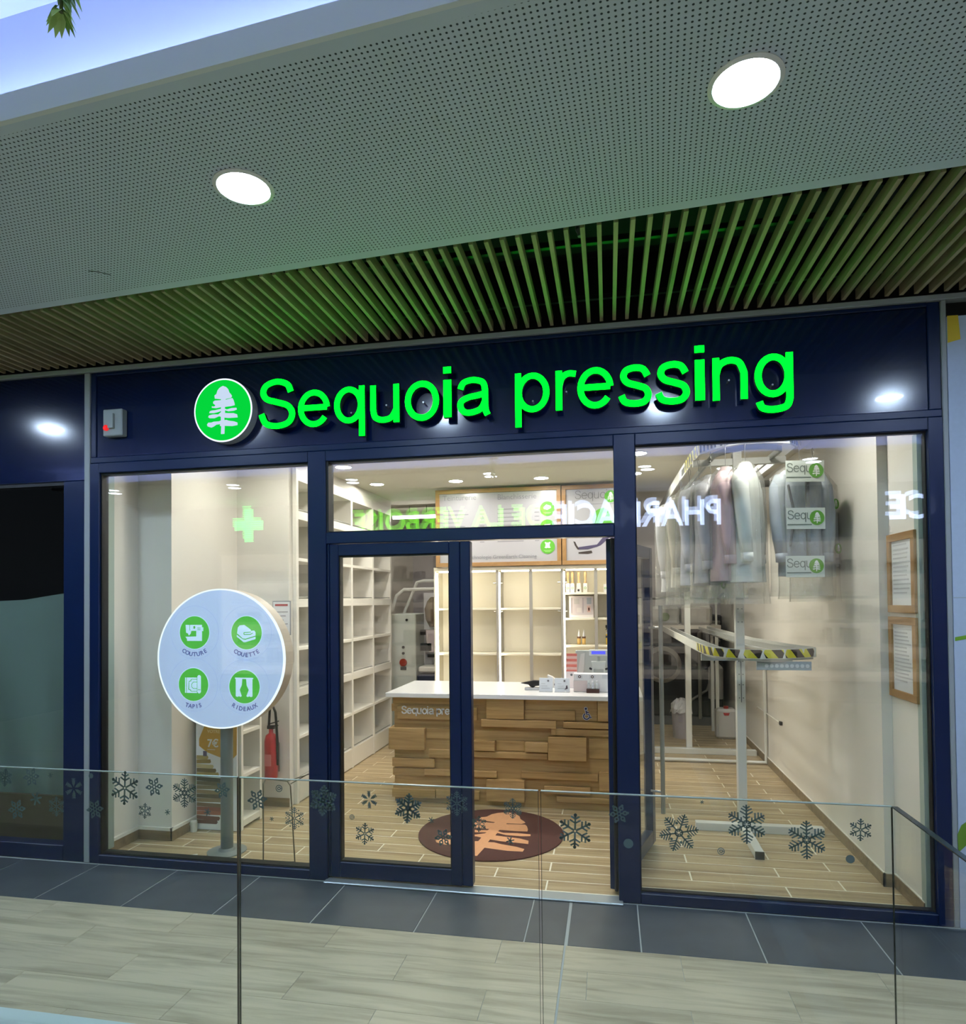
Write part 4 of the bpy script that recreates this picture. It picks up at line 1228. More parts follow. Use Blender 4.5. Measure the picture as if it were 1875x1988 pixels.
tag(e, 'tiered rack of salmon-pink leaflets on the counter beside the till', 'leaflet rack')
e = empty('desk_scanner', (-.315, 2.10, CT))
MB().prism([(-.07, .0), (.06, .0), (.06, .05), (.0, .06), (-.05, .10), (-.09, .115), (-.095, .10), (-.04, .05)], -.03, .03).build('body', mat('scanner_white', (226, 224, 220), .4), e, bevel=.002)
MB().box(-.03, .03, -.032, -.03, .02, .038).build('window', BLACK, e)
tag(e, 'small white hand scanner resting on the counter left of the leaflet rack', 'scanner')

# ================================================================== lit display unit behind the counter
UY0, UY1 = 3.25, 3.60
e = empty('display_unit', (-.6, 3.42, 0)); ox, oy = -.6, 3.42
MB().box(-1.80 - ox, .45 - ox, UY1 - oy, UY1 + .015 - oy, 0, 2.165).build('back_panel', CREAM, e)
MB().box(-1.80 - ox, .45 - ox, UY0 - oy, UY1 - oy, 2.125, 2.165).build('top_panel', CREAM, e)
for a in (-1.80, .435):
    MB().box(a - ox, a + .015 - ox, UY0 - oy, UY1 - oy, 0, 2.125).build('side_panel', CREAM, e)
LEDV = emit('unit_led', (255, 246, 222), 15)
for xx in (-1.056, -.335, .385):
    MB().box(xx - .022 - ox, xx + .004 - ox, UY0 - .004 - oy, UY1 - oy, 0, 2.125).build('divider', mat('grey_profile', (168, 164, 156), .45), e)
    MB().box(xx + .008 - ox, xx + .022 - ox, UY0 - oy, UY0 + .012 - oy, .35, 2.10).build('led_strip', LEDV, e)
MB().box(-1.775 - ox, -1.752 - ox, UY0 - oy, UY0 + .012 - oy, .35, 2.10).build('led_strip', LEDV, e)
for xx in (-.690, .023):
    MB().box(xx - .017 - ox, xx + .017 - ox, UY0 - oy, UY0 + .02 - oy, 0, 2.125).build('profile', MATS['grey_profile'], e)
for a, c in ((-1.74, -1.09), (-1.02, -.36), (-.30, .36)):
    MB().box(a - ox, c - ox, UY0 + .004 - oy, UY0 + .014 - oy, 2.108, 2.122).build('led_strip', LEDV, e)
for a, c, zs in ((-1.785, -1.08, (1.70, 1.19, .7)), (-1.052, -.36, (1.70, 1.19, .7)), (-.331, .36, (1.865, 1.585, 1.285, .8))):
    for z in zs:
        MB().box(a - ox, c - ox, UY0 + .03 - oy, UY1 - oy, z - .022, z).build('shelf', mat('lit_shelf', (240, 234, 214), .4), e, bevel=.002)
b = MB()
for xx in (-1.082, -.362):
    for z in (1.98, 1.66):
        b.tube([(xx - ox, UY0 + .02 - oy, z), (xx - .03 - ox, UY0 + .02 - oy, z)], .006, 6); b.tube([(xx + .05 - ox, UY0 + .02 - oy, z), (xx + .075 - ox, UY0 + .02 - oy, z)], .006, 6)
b.build('shelf_pins', STEEL, e)
tag(e, 'cream display unit with glowing edge strips and shelves behind the counter', 'display unit')
# goods on it
def brush(x, lab, mk):
    e = empty('clothes_brush', (x, 3.40, 1.866))
    MB().prism([(-.022, .0), (.022, .0), (.022, .10), (.014, .104), (-.014, .104), (-.022, .10)], -.018, .018).build('head', mat('brush_sleeve', (240, 238, 232), .5), e)
    MB().lathe([(.017, .104), (.010, .13), (.012, .17), (.016, .21), (.010, .232)], (0, 0, 0), 14).build('handle', mat('beech', (226, 182, 132), .45), e, smooth=True)
    if mk:
        MB().lathe([(.013, 0), (.013, -.001), (.009, -.001), (.009, 0)], (.0, -.0185, .05), 14, 'y', caps=False).build('ring_mark', GREEN, e)
    tag(e, lab, 'brush', 'brushes on the top shelf')
brush(-.288, 'wooden clothes brush leftmost in the row on the top lit shelf', 1)
brush(-.238, 'wooden clothes brush second from left on the top lit shelf', 1)
brush(-.168, 'wooden clothes brush third from left on the top lit shelf', 0)
brush(-.096, 'wooden clothes brush rightmost in the row on the top lit shelf', 1)
e = empty('price_card', (-.168, 3.345, 1.866))
MB().box(-.03, .03, 0, .002, 0, .045).build('card', mat('grey_card', (206, 206, 206), .5), e)
MB().lathe([(.012, 0), (.012, -.001)], (.0, -.0002, .024), 14, 'y').build('round_mark', BLACK, e)
tag(e, 'small price card with a dark dot below the third brush', 'card')
for i, xx in enumerate((.125, .165)):
    e = empty('soap_carton', (xx, 3.40, 1.866))
    MB().box(-.018, .018, -.02, .02, 0, .09).build('carton', PAPER, e, bevel=.002)
    MB().lathe([(.012, 0), (.012, -.001), (.008, -.001), (.008, 0)], (0, -.0205, .045), 14, 'y', caps=False).build('ring_mark', GREEN, e)
    tag(e, ('white carton with a green ring, left one beside the door post', 'white carton with a green ring, right one beside the door post')[i], 'carton', 'cartons on the top shelf')
e = empty('care_kit_box', (-.14, 3.40, 1.586))
MB().box(-.135, .135, -.05, .05, 0, .24).build('carton', mat('kit_white', (224, 216, 214), .4), e, bevel=.003)
MB().box(-.115, .13, -.0525, -.0505, .035, .228).build('printed_front', mat('kit_print', (196, 186, 186), .4), e)
for (a, c, z0, z1, col) in ((-.11, -.10, .05, .22, (150, 140, 146)), (.015, .022, .05, .22, (150, 140, 146)), (.06, .11, .15, .22, (150, 156, 162)), (.065, .10, .06, .13, (206, 170, 160)), (.075, .09, .075, .11, (150, 84, 72)), (-.08, -.02, .15, .21, (178, 172, 168)), (-.05, .0, .06, .11, (212, 204, 200))):
    MB().box(a, c, -.0537, -.0525, z0, z1).build('print_patch', mat('kit_patch_%d' % int(1000 * (a + 1)), col, .5), e)
tag(e, 'flat printed care kit box on the second lit shelf', 'box')
for i, xx in enumerate((-.172, -.118)):
    e = empty('spray_bottle', (xx, 3.40, 1.286))
    MB().lathe([(.020, 0), (.020, .075), (.012, .088)], (0, 0, 0), 18).build('body', mat('amber_liquid', (222, 182, 110), .25), e, smooth=True)
    MB().lathe([(.021, .068), (.021, .088)], (0, 0, 0), 18).build('band', mat('brown_band', (96, 66, 44), .5), e)
    MB().lathe([(.013, .088), (.010, .12), (.004, .165)], (0, 0, 0), 14).build('nozzle', PAPER, e)
    tag(e, ('amber bottle with a tall white nozzle, left of the pair on the third lit shelf', 'amber bottle with a tall white nozzle, right of the pair on the third lit shelf')[i], 'bottle', 'amber bottles')
MB_ = MB().lathe([(.012, 0), (.012, -.002)], (0, 0, 0), 14, 'y')
e = empty('spray_bottle', (.155, 3.40, 1.286))
MB().lathe([(.032, 0), (.034, .10), (.018, .15), (.014, .18)], (0, 0, 0), 20).build('body', mat('yellow_liquid', (224, 190, 76), .25), e, smooth=True)
MB().lathe([(.035, .075), (.035, .10)], (0, 0, 0), 20).build('label_band', BLACK, e)
MB().lathe([(.019, .145), (.030, .12)], (0, 0, 0), 20, caps=False).build('white_shoulder', PAPER, e)
b = MB(); b.box(-.035, .015, -.012, .012, .185, .215); b.box(-.012, .012, -.01, .01, .175, .19); b.bar((-.02, 0, .185), (-.03, 0, .16), .008); b.build('trigger', BLACK, e)
tag(e, 'yellow spray bottle with a black trigger on the third lit shelf', 'bottle')

# price boards above the unit
def board(name, x0, x1, z0, z1, label):
    cx = (x0 + x1) / 2
    e = empty(name, (cx, 3.235, z0))
    w = (x1 - x0) / 2; h = z1 - z0; f = .045
    MB().box(-w, w, -.002, .010, 0, h).build('sheet', mat('board_white', (178, 177, 182), .25), e)
    for a in ((-w, -w + f, f, h - f), (w - f, w, f, h - f), (-w, w, 0, f), (-w, w, h - f, h)):
        MB().box(a[0], a[1], -.022, .012, a[2], a[3]).build('frame_bar', FRAMEW, e, bevel=.002)
    tag(e, label, 'sign board', 'boards above the display unit')
    return e
e = board('price_board', -1.765, -.345, 2.170, 3.045, 'oak-framed white price board with three green icons above the display unit')
BX = -(-1.765 - .345) / 2
FNT = mat('faint_grey_print', (136, 136, 142), .6)
text_on('board_heading', 'Teinturerie', .085, FNT, e, -.63, -.0035, .755)
text_on('board_heading', 'Blanchisserie', .085, FNT, e, .00, -.0035, .745)
random.seed(11)
for i in range(9):
    z = .63 - .045 * i
    for x0 in (-.62, .0):
        MB().box(x0, x0 + random.uniform(.16, .30), -.0030, -.002, z, z + .010).build('price_line', FNT, e)
        MB().box(x0 + .42, x0 + .47, -.0030, -.002, z, z + .010).build('price_line', FNT, e)
text_on('board_footer', 'Technologie GreenEarth Cleaning', .058, FNT, e, -.36, -.0035, .085)
for z, kind in ((.625, 0), (.425, 1), (.205, 2)):
    d = MB().lathe([(.080, 0), (.080, -.003)], (0, 0, 0), 36, 'y').build('icon_disc', GREEN, e, (.560, -.002, z))
    P0 = [[(-40, 10), (-10, 38), (40, 22), (42, -2), (0, -22), (-40, -8)]] if kind == 0 else ([[(-34, 18), (34, 24), (34, -18), (-34, -22)]] if kind == 1 else [[(-26, 44), (-10, 36), (10, 36), (26, 44), (32, 34), (22, 20), (24, -6), (34, -20), (14, -26), (0, -20), (-14, -26), (-34, -20), (-24, -6), (-22, 20), (-32, 34)]])
    b = MB()
    for p in P0:
        b.prism([(x / 1000, z_ / 1000 + .008) for x, z_ in p], -.0042, -.003)
    b.build('pictogram', PAPER, d)
    b = MB(); b.box(-.042, .042, -.0042, -.003, -.044, -.039); b.box(-.03, .03, -.0042, -.003, -.056, -.051); b.build('icon_word', mat('pale_green_print', (170, 214, 140), .5), d)
e = board('brand_board', -.335, .45, 2.170, 3.040, 'oak-framed white board with the emblem and drawn legs, right of the price board')
stroke_text('board_name', 'Sequoia', .100, .07, GREYTXT, e, -.250, -.0030, .715, ext=.001)
MB().box(-.245, .175, -.003, -.002, .655, .661).build('name_rule', FNT, e)
d = MB().lathe([(.066, 0), (.066, -.003)], (0, 0, 0), 36, 'y').build('emblem_disc', GREEN, e, (.137, -.002, .735))
tree_mb(.060, -.0042, -.003).build('tree', PAPER, d)
d = MB().lathe([(.12, 0), (.12, -.003)], (0, 0, 0), 40, 'y').build('green_disc', GREEN, e, (.055, -.002, .49))
JEAN = mat('indigo_print', (72, 66, 96), .6)
MB().prism([(-.30, .19), (-.10, .215), (.0, .335), (.045, .35), (.08, .335), (.16, .21), (.22, .20), (.22, .17), (.14, .175), (.055, .285), (.03, .285), (-.06, .205), (-.10, .19), (-.20, .165), (-.31, .165)], -.0045, -.002).build('drawn_legs', JEAN, e, (.085, 0, 0))
SHOE = mat('shoe_print', (60, 52, 48), .6)
MB().prism([(-.335, .25), (-.355, .255), (-.34, .21), (-.31, .165), (-.29, .165), (-.32, .215)], -.0050, -.002).build('drawn_shoe', SHOE, e, (.085, 0, 0))
MB().prism([(-.30, .135), (-.16, .15), (-.15, .125), (-.20, .115), (-.30, .12)], -.0050, -.002).build('drawn_shoe', SHOE, e, (.085, 0, 0))

# ================================================================== back room at the left
e = empty('steam_cabinet', (-2.38, 4.62, 0))
PG_ = mat('machine_grey_green', (214, 220, 212), .5)
MB().box(-.33, .04, -.30, .30, 0, 1.62).build('cabinet', PG_, e, bevel=.01)
b = MB(); b.tube([(-.36, -.30, 1.60), (-.28, -.30, 1.68), (-.22, -.30, 1.86), (-.12, -.30, 1.94), (.55, -.30, 1.95)], .022, 8); b.tube([(-.30, .25, 1.60), (-.10, .25, 2.05), (.0, .25, 2.07), (.55, .25, 2.07)], .022, 8); b.build('top_tube', WMETAL, e)
MB().box(.04, .56, .10, .30, 0, 1.90).build('rear_panel', mat('rear_panel_grey', (222, 220, 224), .5), e)
MB().box(.045, .56, -.28, .09, .62, .82).build('padded_board', mat('navy_padding', (40, 48, 74), .7), e, bevel=.02)
MB().box(.05, .56, -.24, .08, .84, .92).build('white_pad', WHITE, e, bevel=.02)
MB().box(.06, .56, -.20, .08, 0, .61).build('lower_cabinet', PG_, e)
MB().box(.14, .28, -.205, -.20, .40, .55).build('vent_panel', BLACK, e)
b = MB(); b.box(.14, .56, -.10, -.05, 1.03, 1.07); b.tube([(.26, -.07, 1.05), (.26, -.07, 1.14)], .012, 6); b.build('clamp_arm', BLACK, e)
b = MB(); b.lathe([(.05, 0), (.10, .10), (.115, .24), (.08, .34), (.03, .40)], (.21, -.05, 1.44), 16); b.build('dress_form', mat('linen_brown', (128, 112, 92), .8), e, smooth=True)
MB().prism([(.12, 1.40), (.30, 1.40), (.28, 1.22), (.24, 1.10), (.18, 1.10), (.14, 1.22)], -.12, -.06).build('cuff_cloth', mat('pink_cloth', (206, 190, 192), .8), e)
b = MB(); b.box(.05, .20, -.12, -.02, 1.12, 1.22); b.box(.05, .13, -.12, -.04, 1.33, 1.40); b.box(.28, .33, -.12, -.04, 1.36, 1.42); b.build('clamps', BLACK, e)
MB().lathe([(.05, 0), (.05, -.02)], (-.13, -.302, .98), 18, 'y').build('red_gauge', mat('gauge_red', (170, 58, 36), .4), e)
b = MB(); b.box(-.17, -.09, -.312, -.302, .88, .92); b.lathe([(.016, 0), (.016, -.015)], (-.15, -.302, .66), 12, 'y'); b.lathe([(.018, 0), (.018, -.015)], (-.13, -.302, 1.10), 12, 'y'); b.lathe([(.018, 0), (.018, -.015)], (-.13, -.302, 1.18), 12, 'y'); b.lathe([(.016, 0), (.016, -.015)], (-.08, -.302, 1.54), 12, 'y'); b.build('buttons', BLACK, e)
tag(e, 'grey-green steam finishing machine with a navy pad in the back room', 'machine')

# ================================================================== right wall frames
for i, (z0, z1, lab) in enumerate(((1.690, 2.165, 'oak-framed certificate on the right wall, upper of the two'), (1.180, 1.665, 'oak-framed certificate on the right wall, lower of the two'))):
    e = empty('framed_certificate', (1.8745, .245, z0)); h = z1 - z0; w = .185; f = .045
    for a in ((-w, -w + f, f, h - f), (w - f, w, f, h - f), (-w, w, 0, f), (-w, w, h - f, h)):
        MB().box(-.022, 0, a[0], a[1], a[2], a[3]).build('frame_bar', FRAMEW, e, bevel=.002)
    MB().box(-.010, 0, -w + f, w - f, f, h - f).build('paper', mat('certificate_paper', (218, 220, 222), .5), e)
    random.seed(20 + i)
    for k in range(15 if i else 12):
        zz = h - .075 - k * (.022 if i else .026)
        if zz < .065:
            break
        y1 = w - f - .02; y0 = -w + f + .02 + random.uniform(0, .10 if i else .06)
        MB().box(-.0112, -.010, y0, y1, zz, zz + .009).build('text_line', mat('certificate_text', (186, 188, 192), .6), e)
    tag(e, lab, 'picture frame', 'framed certificates')

# ================================================================== garment conveyor
def offset_path(path, d):
    out = []
    for i, p in enumerate(path):
        a = path[max(i - 1, 0)]; c = path[min(i + 1, len(path) - 1)]
        t = Vector((c[0] - a[0], c[1] - a[1])).normalized()
        out.append((p[0] - t.y * d, p[1] + t.x * d))
    return out
def band(path, z0, z1, th):
    b = MB(); n = len(path); inn = offset_path(path, th)
    vs = [(p[0], p[1], z0) for p in path] + [(p[0], p[1], z1) for p in path] + [(p[0], p[1], z0) for p in inn] + [(p[0], p[1], z1) for p in inn]
    fs = []
    for i in range(n - 1):
        fs += [(i, i + 1, n + i + 1, n + i), (2 * n + i + 1, 2 * n + i, 3 * n + i, 3 * n + i + 1), (n + i, n + i + 1, 3 * n + i + 1, 3 * n + i), (i + 1, i, 2 * n + i, 2 * n + i + 1)]
    fs += [(0, n, 3 * n, 2 * n), (n - 1, 3 * n - 1, 4 * n - 1, 2 * n - 1)]
    b.add(vs, fs); return b
e = empty('garment_conveyor', (1.15, 1.32, 0)); OX, OY = 1.15, 1.32
LOW = [(.84, 4.8), (.845, 2.05), (.86, 1.15), (.895, .95), (.96, .83), (1.05, .765), (1.19, .750), (1.34, .785), (1.48, .855), (1.585, .945), (1.60, 1.02), (1.515, 1.39), (1.42, 2.2), (1.40, 4.8)]
UPP = [(.80, 4.8), (.81, 2.6), (.825, 1.5), (.843, 1.10), (.93, .92), (1.086, .80), (1.28, .80), (1.42, .87), (1.50, 1.0), (1.50, 1.4), (1.48, 4.8)]
lo = lambda P: [(p[0] - OX, p[1] - OY) for p in P]
bn = band(lo(LOW), 1.368, 1.432, .012).build('lower_track', WMETAL, e)
band(lo(offset_path(LOW, .02)), 1.352, 1.366, .05).build('lower_ledge', mat('rail_grey', (188, 192, 190), .4, .3), e)
band(lo(offset_path(LOW, .10)), 1.385, 1.425, .012).build('inner_guard', MATS['rail_grey'], e)
bu = band(lo(UPP), 2.865, 2.965, .012).build('upper_track', WMETAL, e)
band(lo(offset_path(UPP, .10)), 2.84, 2.88, .02).build('upper_inner', MATS['rail_grey'], e)
# slots of the upper track
seg = [(UPP[i], UPP[i + 1]) for i in range(len(UPP) - 1)]
def along(path, s):
    for a, c in zip(path[:-1], path[1:]):
        L = math.hypot(c[0] - a[0], c[1] - a[1])
        if s <= L:
            t = s / L
            return (a[0] + (c[0] - a[0]) * t, a[1] + (c[1] - a[1]) * t), Vector(((c[0] - a[0]) / L, (c[1] - a[1]) / L))
        s -= L
    return path[-1], Vector((0, 1))
SLOT = mat('slot_dark', (110, 112, 112), .6)
b = MB(); s = 2.75
while s < 5.4:
    p, t = along(UPP, s)
    nrm = Vector((t.y, -t.x))
    c = Vector((p[0] - OX + nrm.x * .0015, p[1] - OY + nrm.y * .0015, 2.905))
    b.bar(c - Vector((0, 0, .028)), c + Vector((0, 0, .028)), .016, .004, up=(nrm.x, nrm.y, 0))
    s += .046
o = b.build('track_slots', SLOT, bu); o['kind'] = 'stuff'
# hazard tape round the front of the lower track and along the upper one
YEL = mat('hazard_yellow', (214, 204, 40), .5); BLK_ = mat('hazard_black', (24, 22, 20), .5)
def hazard(path, s0, s1, z0, z1, step, par, slant):
    s = s0; k = 0
    while s < s1:
        pts = []
        for ds, z in ((0, z0), (step, z0), (step - slant, z1), (-slant, z1)):
            p, t = along(path, max(s0, min(s1, s + ds)))
            nrm = Vector((t.y, -t.x))
            pts.append((p, nrm, z))
        vs = [(p[0] - OX + n.x * .0025, p[1] - OY + n.y * .0025, z) for p, n, z in pts] + [(p[0] - OX - n.x * .0005, p[1] - OY - n.y * .0005, z) for p, n, z in pts]
        b = MB(); b.add(vs, [(0, 1, 2, 3), (7, 6, 5, 4), (0, 4, 5, 1), (1, 5, 6, 2), (2, 6, 7, 3), (3, 7, 4, 0)])
        b.build('hazard_stripe', (YEL, BLK_)[k % 2], par)
        s += step; k += 1
def arclen(path, i):
    return sum(math.hypot(path[k + 1][0] - path[k][0], path[k + 1][1] - path[k][1]) for k in range(i))
hazard(LOW, arclen(LOW, 2) - .35, arclen(LOW, 9) + .04, 1.372, 1.430, .070, bn, .05)
hazard(UPP, arclen(UPP, 2) - .35, arclen(UPP, 3), 2.87, 2.96, .06, bu, .05)
# legs
SQ = lambda nm, x, y, z0, z1, w=.065: MB().box(x - w / 2 - OX, x + w / 2 - OX, y - w / 2 - OY, y + w / 2 - OY, z0, z1).build(nm, WMETAL, e, bevel=.003)
post = SQ('post', 1.145, 1.32, 0.05, 2.94)
b = MB(); b.box(-.006, -.001, -.0355, -.0325, .99, 1.34); b.build('post_slot', SLOT, post)
b = MB()
for z in (1.02, 1.12, 1.20, 1.30, 1.60, 1.70):
    for xx in (-.022, .006):
        b.box(xx, xx + .008, -.0355, -.0325, z, z + .007)
b.build('post_holes', SLOT, post)
MB().box(.80 - OX, 1.72 - OX, -.033, .033, 0, .060).build('cross_foot', WMETAL, e, bevel=.003)
f = MB().box(-.030, .030, -.56, -.034, 0, .055).build('front_foot', WMETAL, e, bevel=.003)
MB().box(-.030, .030, -.566, -.5605, 0.001, .054).build('end_cap', BLACK, f)
SQ('post', 1.06, 4.0, 0.05, 2.86)
MB().box(.66 - OX, 1.78 - OX, 3.87 - OY, 3.95 - OY, 0, .06).build('rear_foot', WMETAL, e, bevel=.003)
b = MB(); b.tube([(.60 - OX, 3.48 - OY, .025), (1.79 - OX, 3.48 - OY, .025), (1.79 - OX, 3.48 - OY, 1.05), (1.79 - OX, 3.0 - OY, 1.1)], .02, 8); b.build('guard_rail', WMETAL, e)
# cross arms under both tracks
MB().bar((.86 - OX, 0, 1.33), (1.52 - OX, 0, 1.33), .04, .05).build('cross_arm', MATS['rail_grey'], e)
MB().bar((.82 - OX, 0, 2.84), (1.50 - OX, 0, 2.84), .04, .05).build('cross_arm', WMETAL, e)
MB().bar((1.10 - OX, 1.0 - OY, 2.70), (1.78 - OX, 4.4 - OY, 2.62), .05, .07).build('drive_beam', mat('dark_steel', (96, 92, 84), .4, .5), e)
MB().bar((1.05 - OX, 1.6 - OY, 2.68), (1.62 - OX, 1.45 - OY, 2.70), .03, .05).build('drive_link', MATS['dark_steel'], e)
cmb = MB().box(1.165 - OX, 1.52 - OX, .825 - OY, .845 - OY, 1.285, 1.345).build('comb_bracket', mat('clear_comb', (176, 184, 190), .3), e)
b = MB()
for k in range(9):
    b.lathe([(.013, 0), (.013, -.003)], (1.23 + .033 * k - OX, .825 - OY, 1.315), 12, 'y')
o = b.build('comb_holes', mat('comb_hole', (226, 228, 230), .4), cmb)
tag(e, 'white garment conveyor with hazard tape behind the right window', 'garment conveyor')

# ================================================================== hanging garments
def ringloft(b, rings, n=28, fold=0.0, seed=0, cap_top=True, cap_bot=False):
    rnd = random.Random(seed)
    ph = [rnd.uniform(0, 6.28) for _ in range(6)]
    vs = []; fs = []
    for ri, (z, hw, ht, fo) in enumerate(rings):
        for k in range(n):
            a = 2 * math.pi * k / n
            c, s = math.cos(a), math.sin(a)
            m_ = 1 + fold * fo * (math.sin(5 * a + ph[0]) * .5 + math.sin(8 * a + ph[1] + z * 3) * .35 + math.sin(13 * a + ph[2]) * .25)
            x = hw * math.copysign(abs(c) ** .8, c); y = ht * math.copysign(abs(s) ** .8, s) * m_
            vs.append((x, y, z))
    for i in range(len(rings) - 1):
        for k in range(n):
            k2 = (k + 1) % n
            fs.append((i * n + k, (i + 1) * n + k, (i + 1) * n + k2, i * n + k2))
    if cap_top:
        fs.append(tuple(range(n)))
    if cap_bot:
        fs.append(tuple((len(rings) - 1) * n + k for k in range(n))[::-1])
    b.add(vs, fs)
    return b
WIRE = mat('hanger_wire', (150, 150, 150), .3, .8)
def garment(loc, rz, rgb, label, seed, length=.78, wid=.205, jacket=False, film_len=.95, tags=(), name=None, sleeves=True, mk=True):
    e = empty(name or ('bagged_jacket' if jacket else 'bagged_shirt'), loc, R(rz))
    b = MB(); b.tube([(.012, 0, .05), (.016, 0, .085), (.0, 0, .102), (-.014, 0, .085), (-.002, 0, .05), (0, 0, -.03), (0, 0, -.085), (-wid * .9, 0, -.155), (wid * .9, 0, -.155), (0, 0, -.085)], .0018, 5)
    b.build('hanger', WIRE, e)
    fm = mat('cloth_%d_%d_%d' % rgb, rgb, .85, noise=(14, .05))
    b = MB()
    ringloft(b, [(-.095, .045, .040, .1), (-.112, .075, .052, .1), (-.135, .13, .062, .2), (-.165, wid * .93, .070, .3), (-.22, wid, .082, .6), (-.36, wid * .97, .088, .9), (-.55, wid * .94, .088, 1.0), (-length * .9, wid * .98, .094, 1.1), (-length, wid, .096, 1.2)], 36, .22, seed)
    body = b.build('body', fm, e, smooth=True)
    b = MB(); ringloft(b, [(-.070, .043, .036, 0), (-.088, .052, .043, 0), (-.104, .058, .050, 0)], 20, 0, seed, cap_top=False); b.build('collar', fm, e, smooth=True)
    if sleeves:
        for s in (-1, 1):
            b = MB(); b.tube([(s * wid * .86, 0, -.175), (s * (wid + .012), -.012, -.25), (s * (wid + .026), -.028, -.42), (s * (wid + .020), -.040, -.60), (s * (wid + .008), -.046, -.72)], [.048, .055, .050, .045, .038], 14)
            sl = b.build('sleeve', fm, e, smooth=True)
            MB().tube([(s * (wid + .009), -.046, -.705), (s * (wid + .007), -.047, -.765)], [.041, .040], 14).build('cuff', fm, sl, smooth=True)
    if jacket:
        dk = mat('jacket_dark', (112, 114, 118), .8)
        MB().prism([(-.010, -.16), (.012, -.16), (.014, -length + .02), (-.006, -length + .02)], -.106, -.088).build('zip_placket', dk, e)
        MB().prism([(-.13, -.24), (-.122, -.24), (-.075, -.46), (-.085, -.46)], -.100, -.080).build('seam', dk, e)
        MB().prism([(-.10, -.50), (-.094, -.50), (-.115, -.66), (-.121, -.66)], -.104, -.080).build('pocket_seam', dk, e)
    else:
        bt = MB()
        for k in range(5):
            bt.lathe([(.0045, 0), (.0045, -.003)], (0, -.092 - .002 * k, -.20 - .11 * k), 8, 'y')
        bt.build('buttons', PAPER, e)
    b = MB()
    w2 = wid + .055
    ringloft(b, [(-.060, .030, .024, 0), (-.090, .09, .06, .3), (-.125, w2 * .72, .085, .6), (-.175, w2 * .97, .106, .8), (-.30, w2, .116, 1), (-.60, w2 * .98, .118, 1), (-film_len * .92, w2 * .99, .118, 1.2), (-film_len, w2 * 1.02, .122, 1.5)], 48, .14, seed + 50, cap_top=False)
    b.build('plastic_cover', FILM, e, smooth=True)
    for (tx, tz, side) in tags:
        lab = MB().box(-.172, .092, -.0012, 0, -.072, .072).build('cover_label', mat('label_film', (206, 214, 208), .5), e, (tx, -.132, tz))
        stroke_text('label_name', 'Sequo', .064, .10, mat('label_grey', (112, 124, 118), .6), lab, -.166, -.0016, -.008, ext=.0006)
        MB().box(-.166, .0, -.0018, -.0012, -.046, -.038).build('label_rule', MATS['label_grey'], lab)
        d = disc_mb(.050, 0, -.0018, 28).build('label_emblem', mat('label_green', (86, 150, 44), .5), lab, (.036, -.0008, .004))
        tree_mb(.046, -.0026, -.0018).build('tree', PAPER, d)
    tag(e, label, 'garment', 'bagged garments on the conveyor')
    return e
def dotlabel(g, x, z):
    d = disc_mb(.037, 0, -.0018, 28).build('cover_emblem', MATS['label_green'], g, (x, -.132, z))
    tree_mb(.034, -.0026, -.0018).build('tree', PAPER, d)
ZT = 2.775
g = garment((1.475, .86, ZT + .02), 12, (150, 158, 168), 'grey zipped jacket in a labelled plastic cover, right of the middle', 1, .86, .150, True, 1.0, [(.01, -.155, 0), (.01, -.475, 0), (.0, -.80, 0)])
g = garment((1.635, 1.12, ZT), 40, (226, 224, 220), 'white shirt in plastic just behind the grey zipped jacket', 2, .84, .16, film_len=1.02)
dotlabel(g, .06, -.32); dotlabel(g, .08, -.64)
g = garment((1.66, 1.50, ZT - .02), 30, (216, 218, 206), 'pale garment in plastic, rearmost at the right of the jacket', 3, .80, .15, film_len=.98)
g = garment((1.105, .79, ZT + .02), 66, (224, 228, 224), 'white shirt in plastic hanging nearest the glass in the middle', 4, .90, .185, film_len=1.05)
g = garment((.985, .86, ZT + .01), 74, (226, 196, 202), 'pink shirt in plastic left of the white shirt', 5, .88, .19, film_len=1.0)
g = garment((.905, .99, ZT - .02), 62, (184, 182, 188), 'mid-grey shirt in plastic left of the pink shirt', 6, .86, .20, film_len=1.0)
dotlabel(g, .16, -.55)
g = garment((.845, 1.18, ZT - .03), 50, (206, 206, 214), 'pale grey shirt in plastic, third from the left of the row', 7, .86, .19, film_len=1.0)
dotlabel(g, -.08, -.20); dotlabel(g, .10, -.85)
g = garment((.815, 1.50, ZT - .04), 42, (216, 212, 198), 'cream shirt in plastic, second from the left of the row', 8, .86, .19, film_len=1.0)
g = garment((.790, 1.92, ZT - .05), 32, (224, 224, 228), 'white shirt in plastic, leftmost of the row by the door leaf', 9, .88, .20, film_len=1.02)

# ================================================================== workshop behind the conveyor
e = empty('cleaning_machine', (1.10, 6.05, 0))
MB().box(-.62, .62, -.35, .33, 0.12, 1.55).build('body', mat('machine_black', (34, 34, 36), .5), e, bevel=.02)
MB().box(-.66, .66, -.38, .33, 0, .115).build('plinth', mat('plinth_grey', (88, 88, 90), .6), e)
MB().lathe([(.26, 0), (.26, -.04), (.20, -.06), (.20, -.03)], (-.20, -.35, .85), 32, 'y', caps=False).build('porthole', STEEL, e)
MB().lathe([(.20, 0), (.20, -.02)], (-.20, -.35, .85), 32, 'y').build('porthole_glass', BLACK, e)
b = MB(); b.tube([(.30, -.42, .1), (.30, -.42, 1.3), (.45, -.42, 1.45), (.58, -.40, 1.45)], .025, 8); b.tube([(.46, -.40, .1), (.46, -.40, 1.1), (.58, -.36, 1.2)], .02, 8); b.tube([(.1, -.40, .3), (.4, -.40, .5), (.52, -.40, .9)], .018, 8); b.build('pipes', mat('grey_pipe', (132, 130, 122), .5), e)
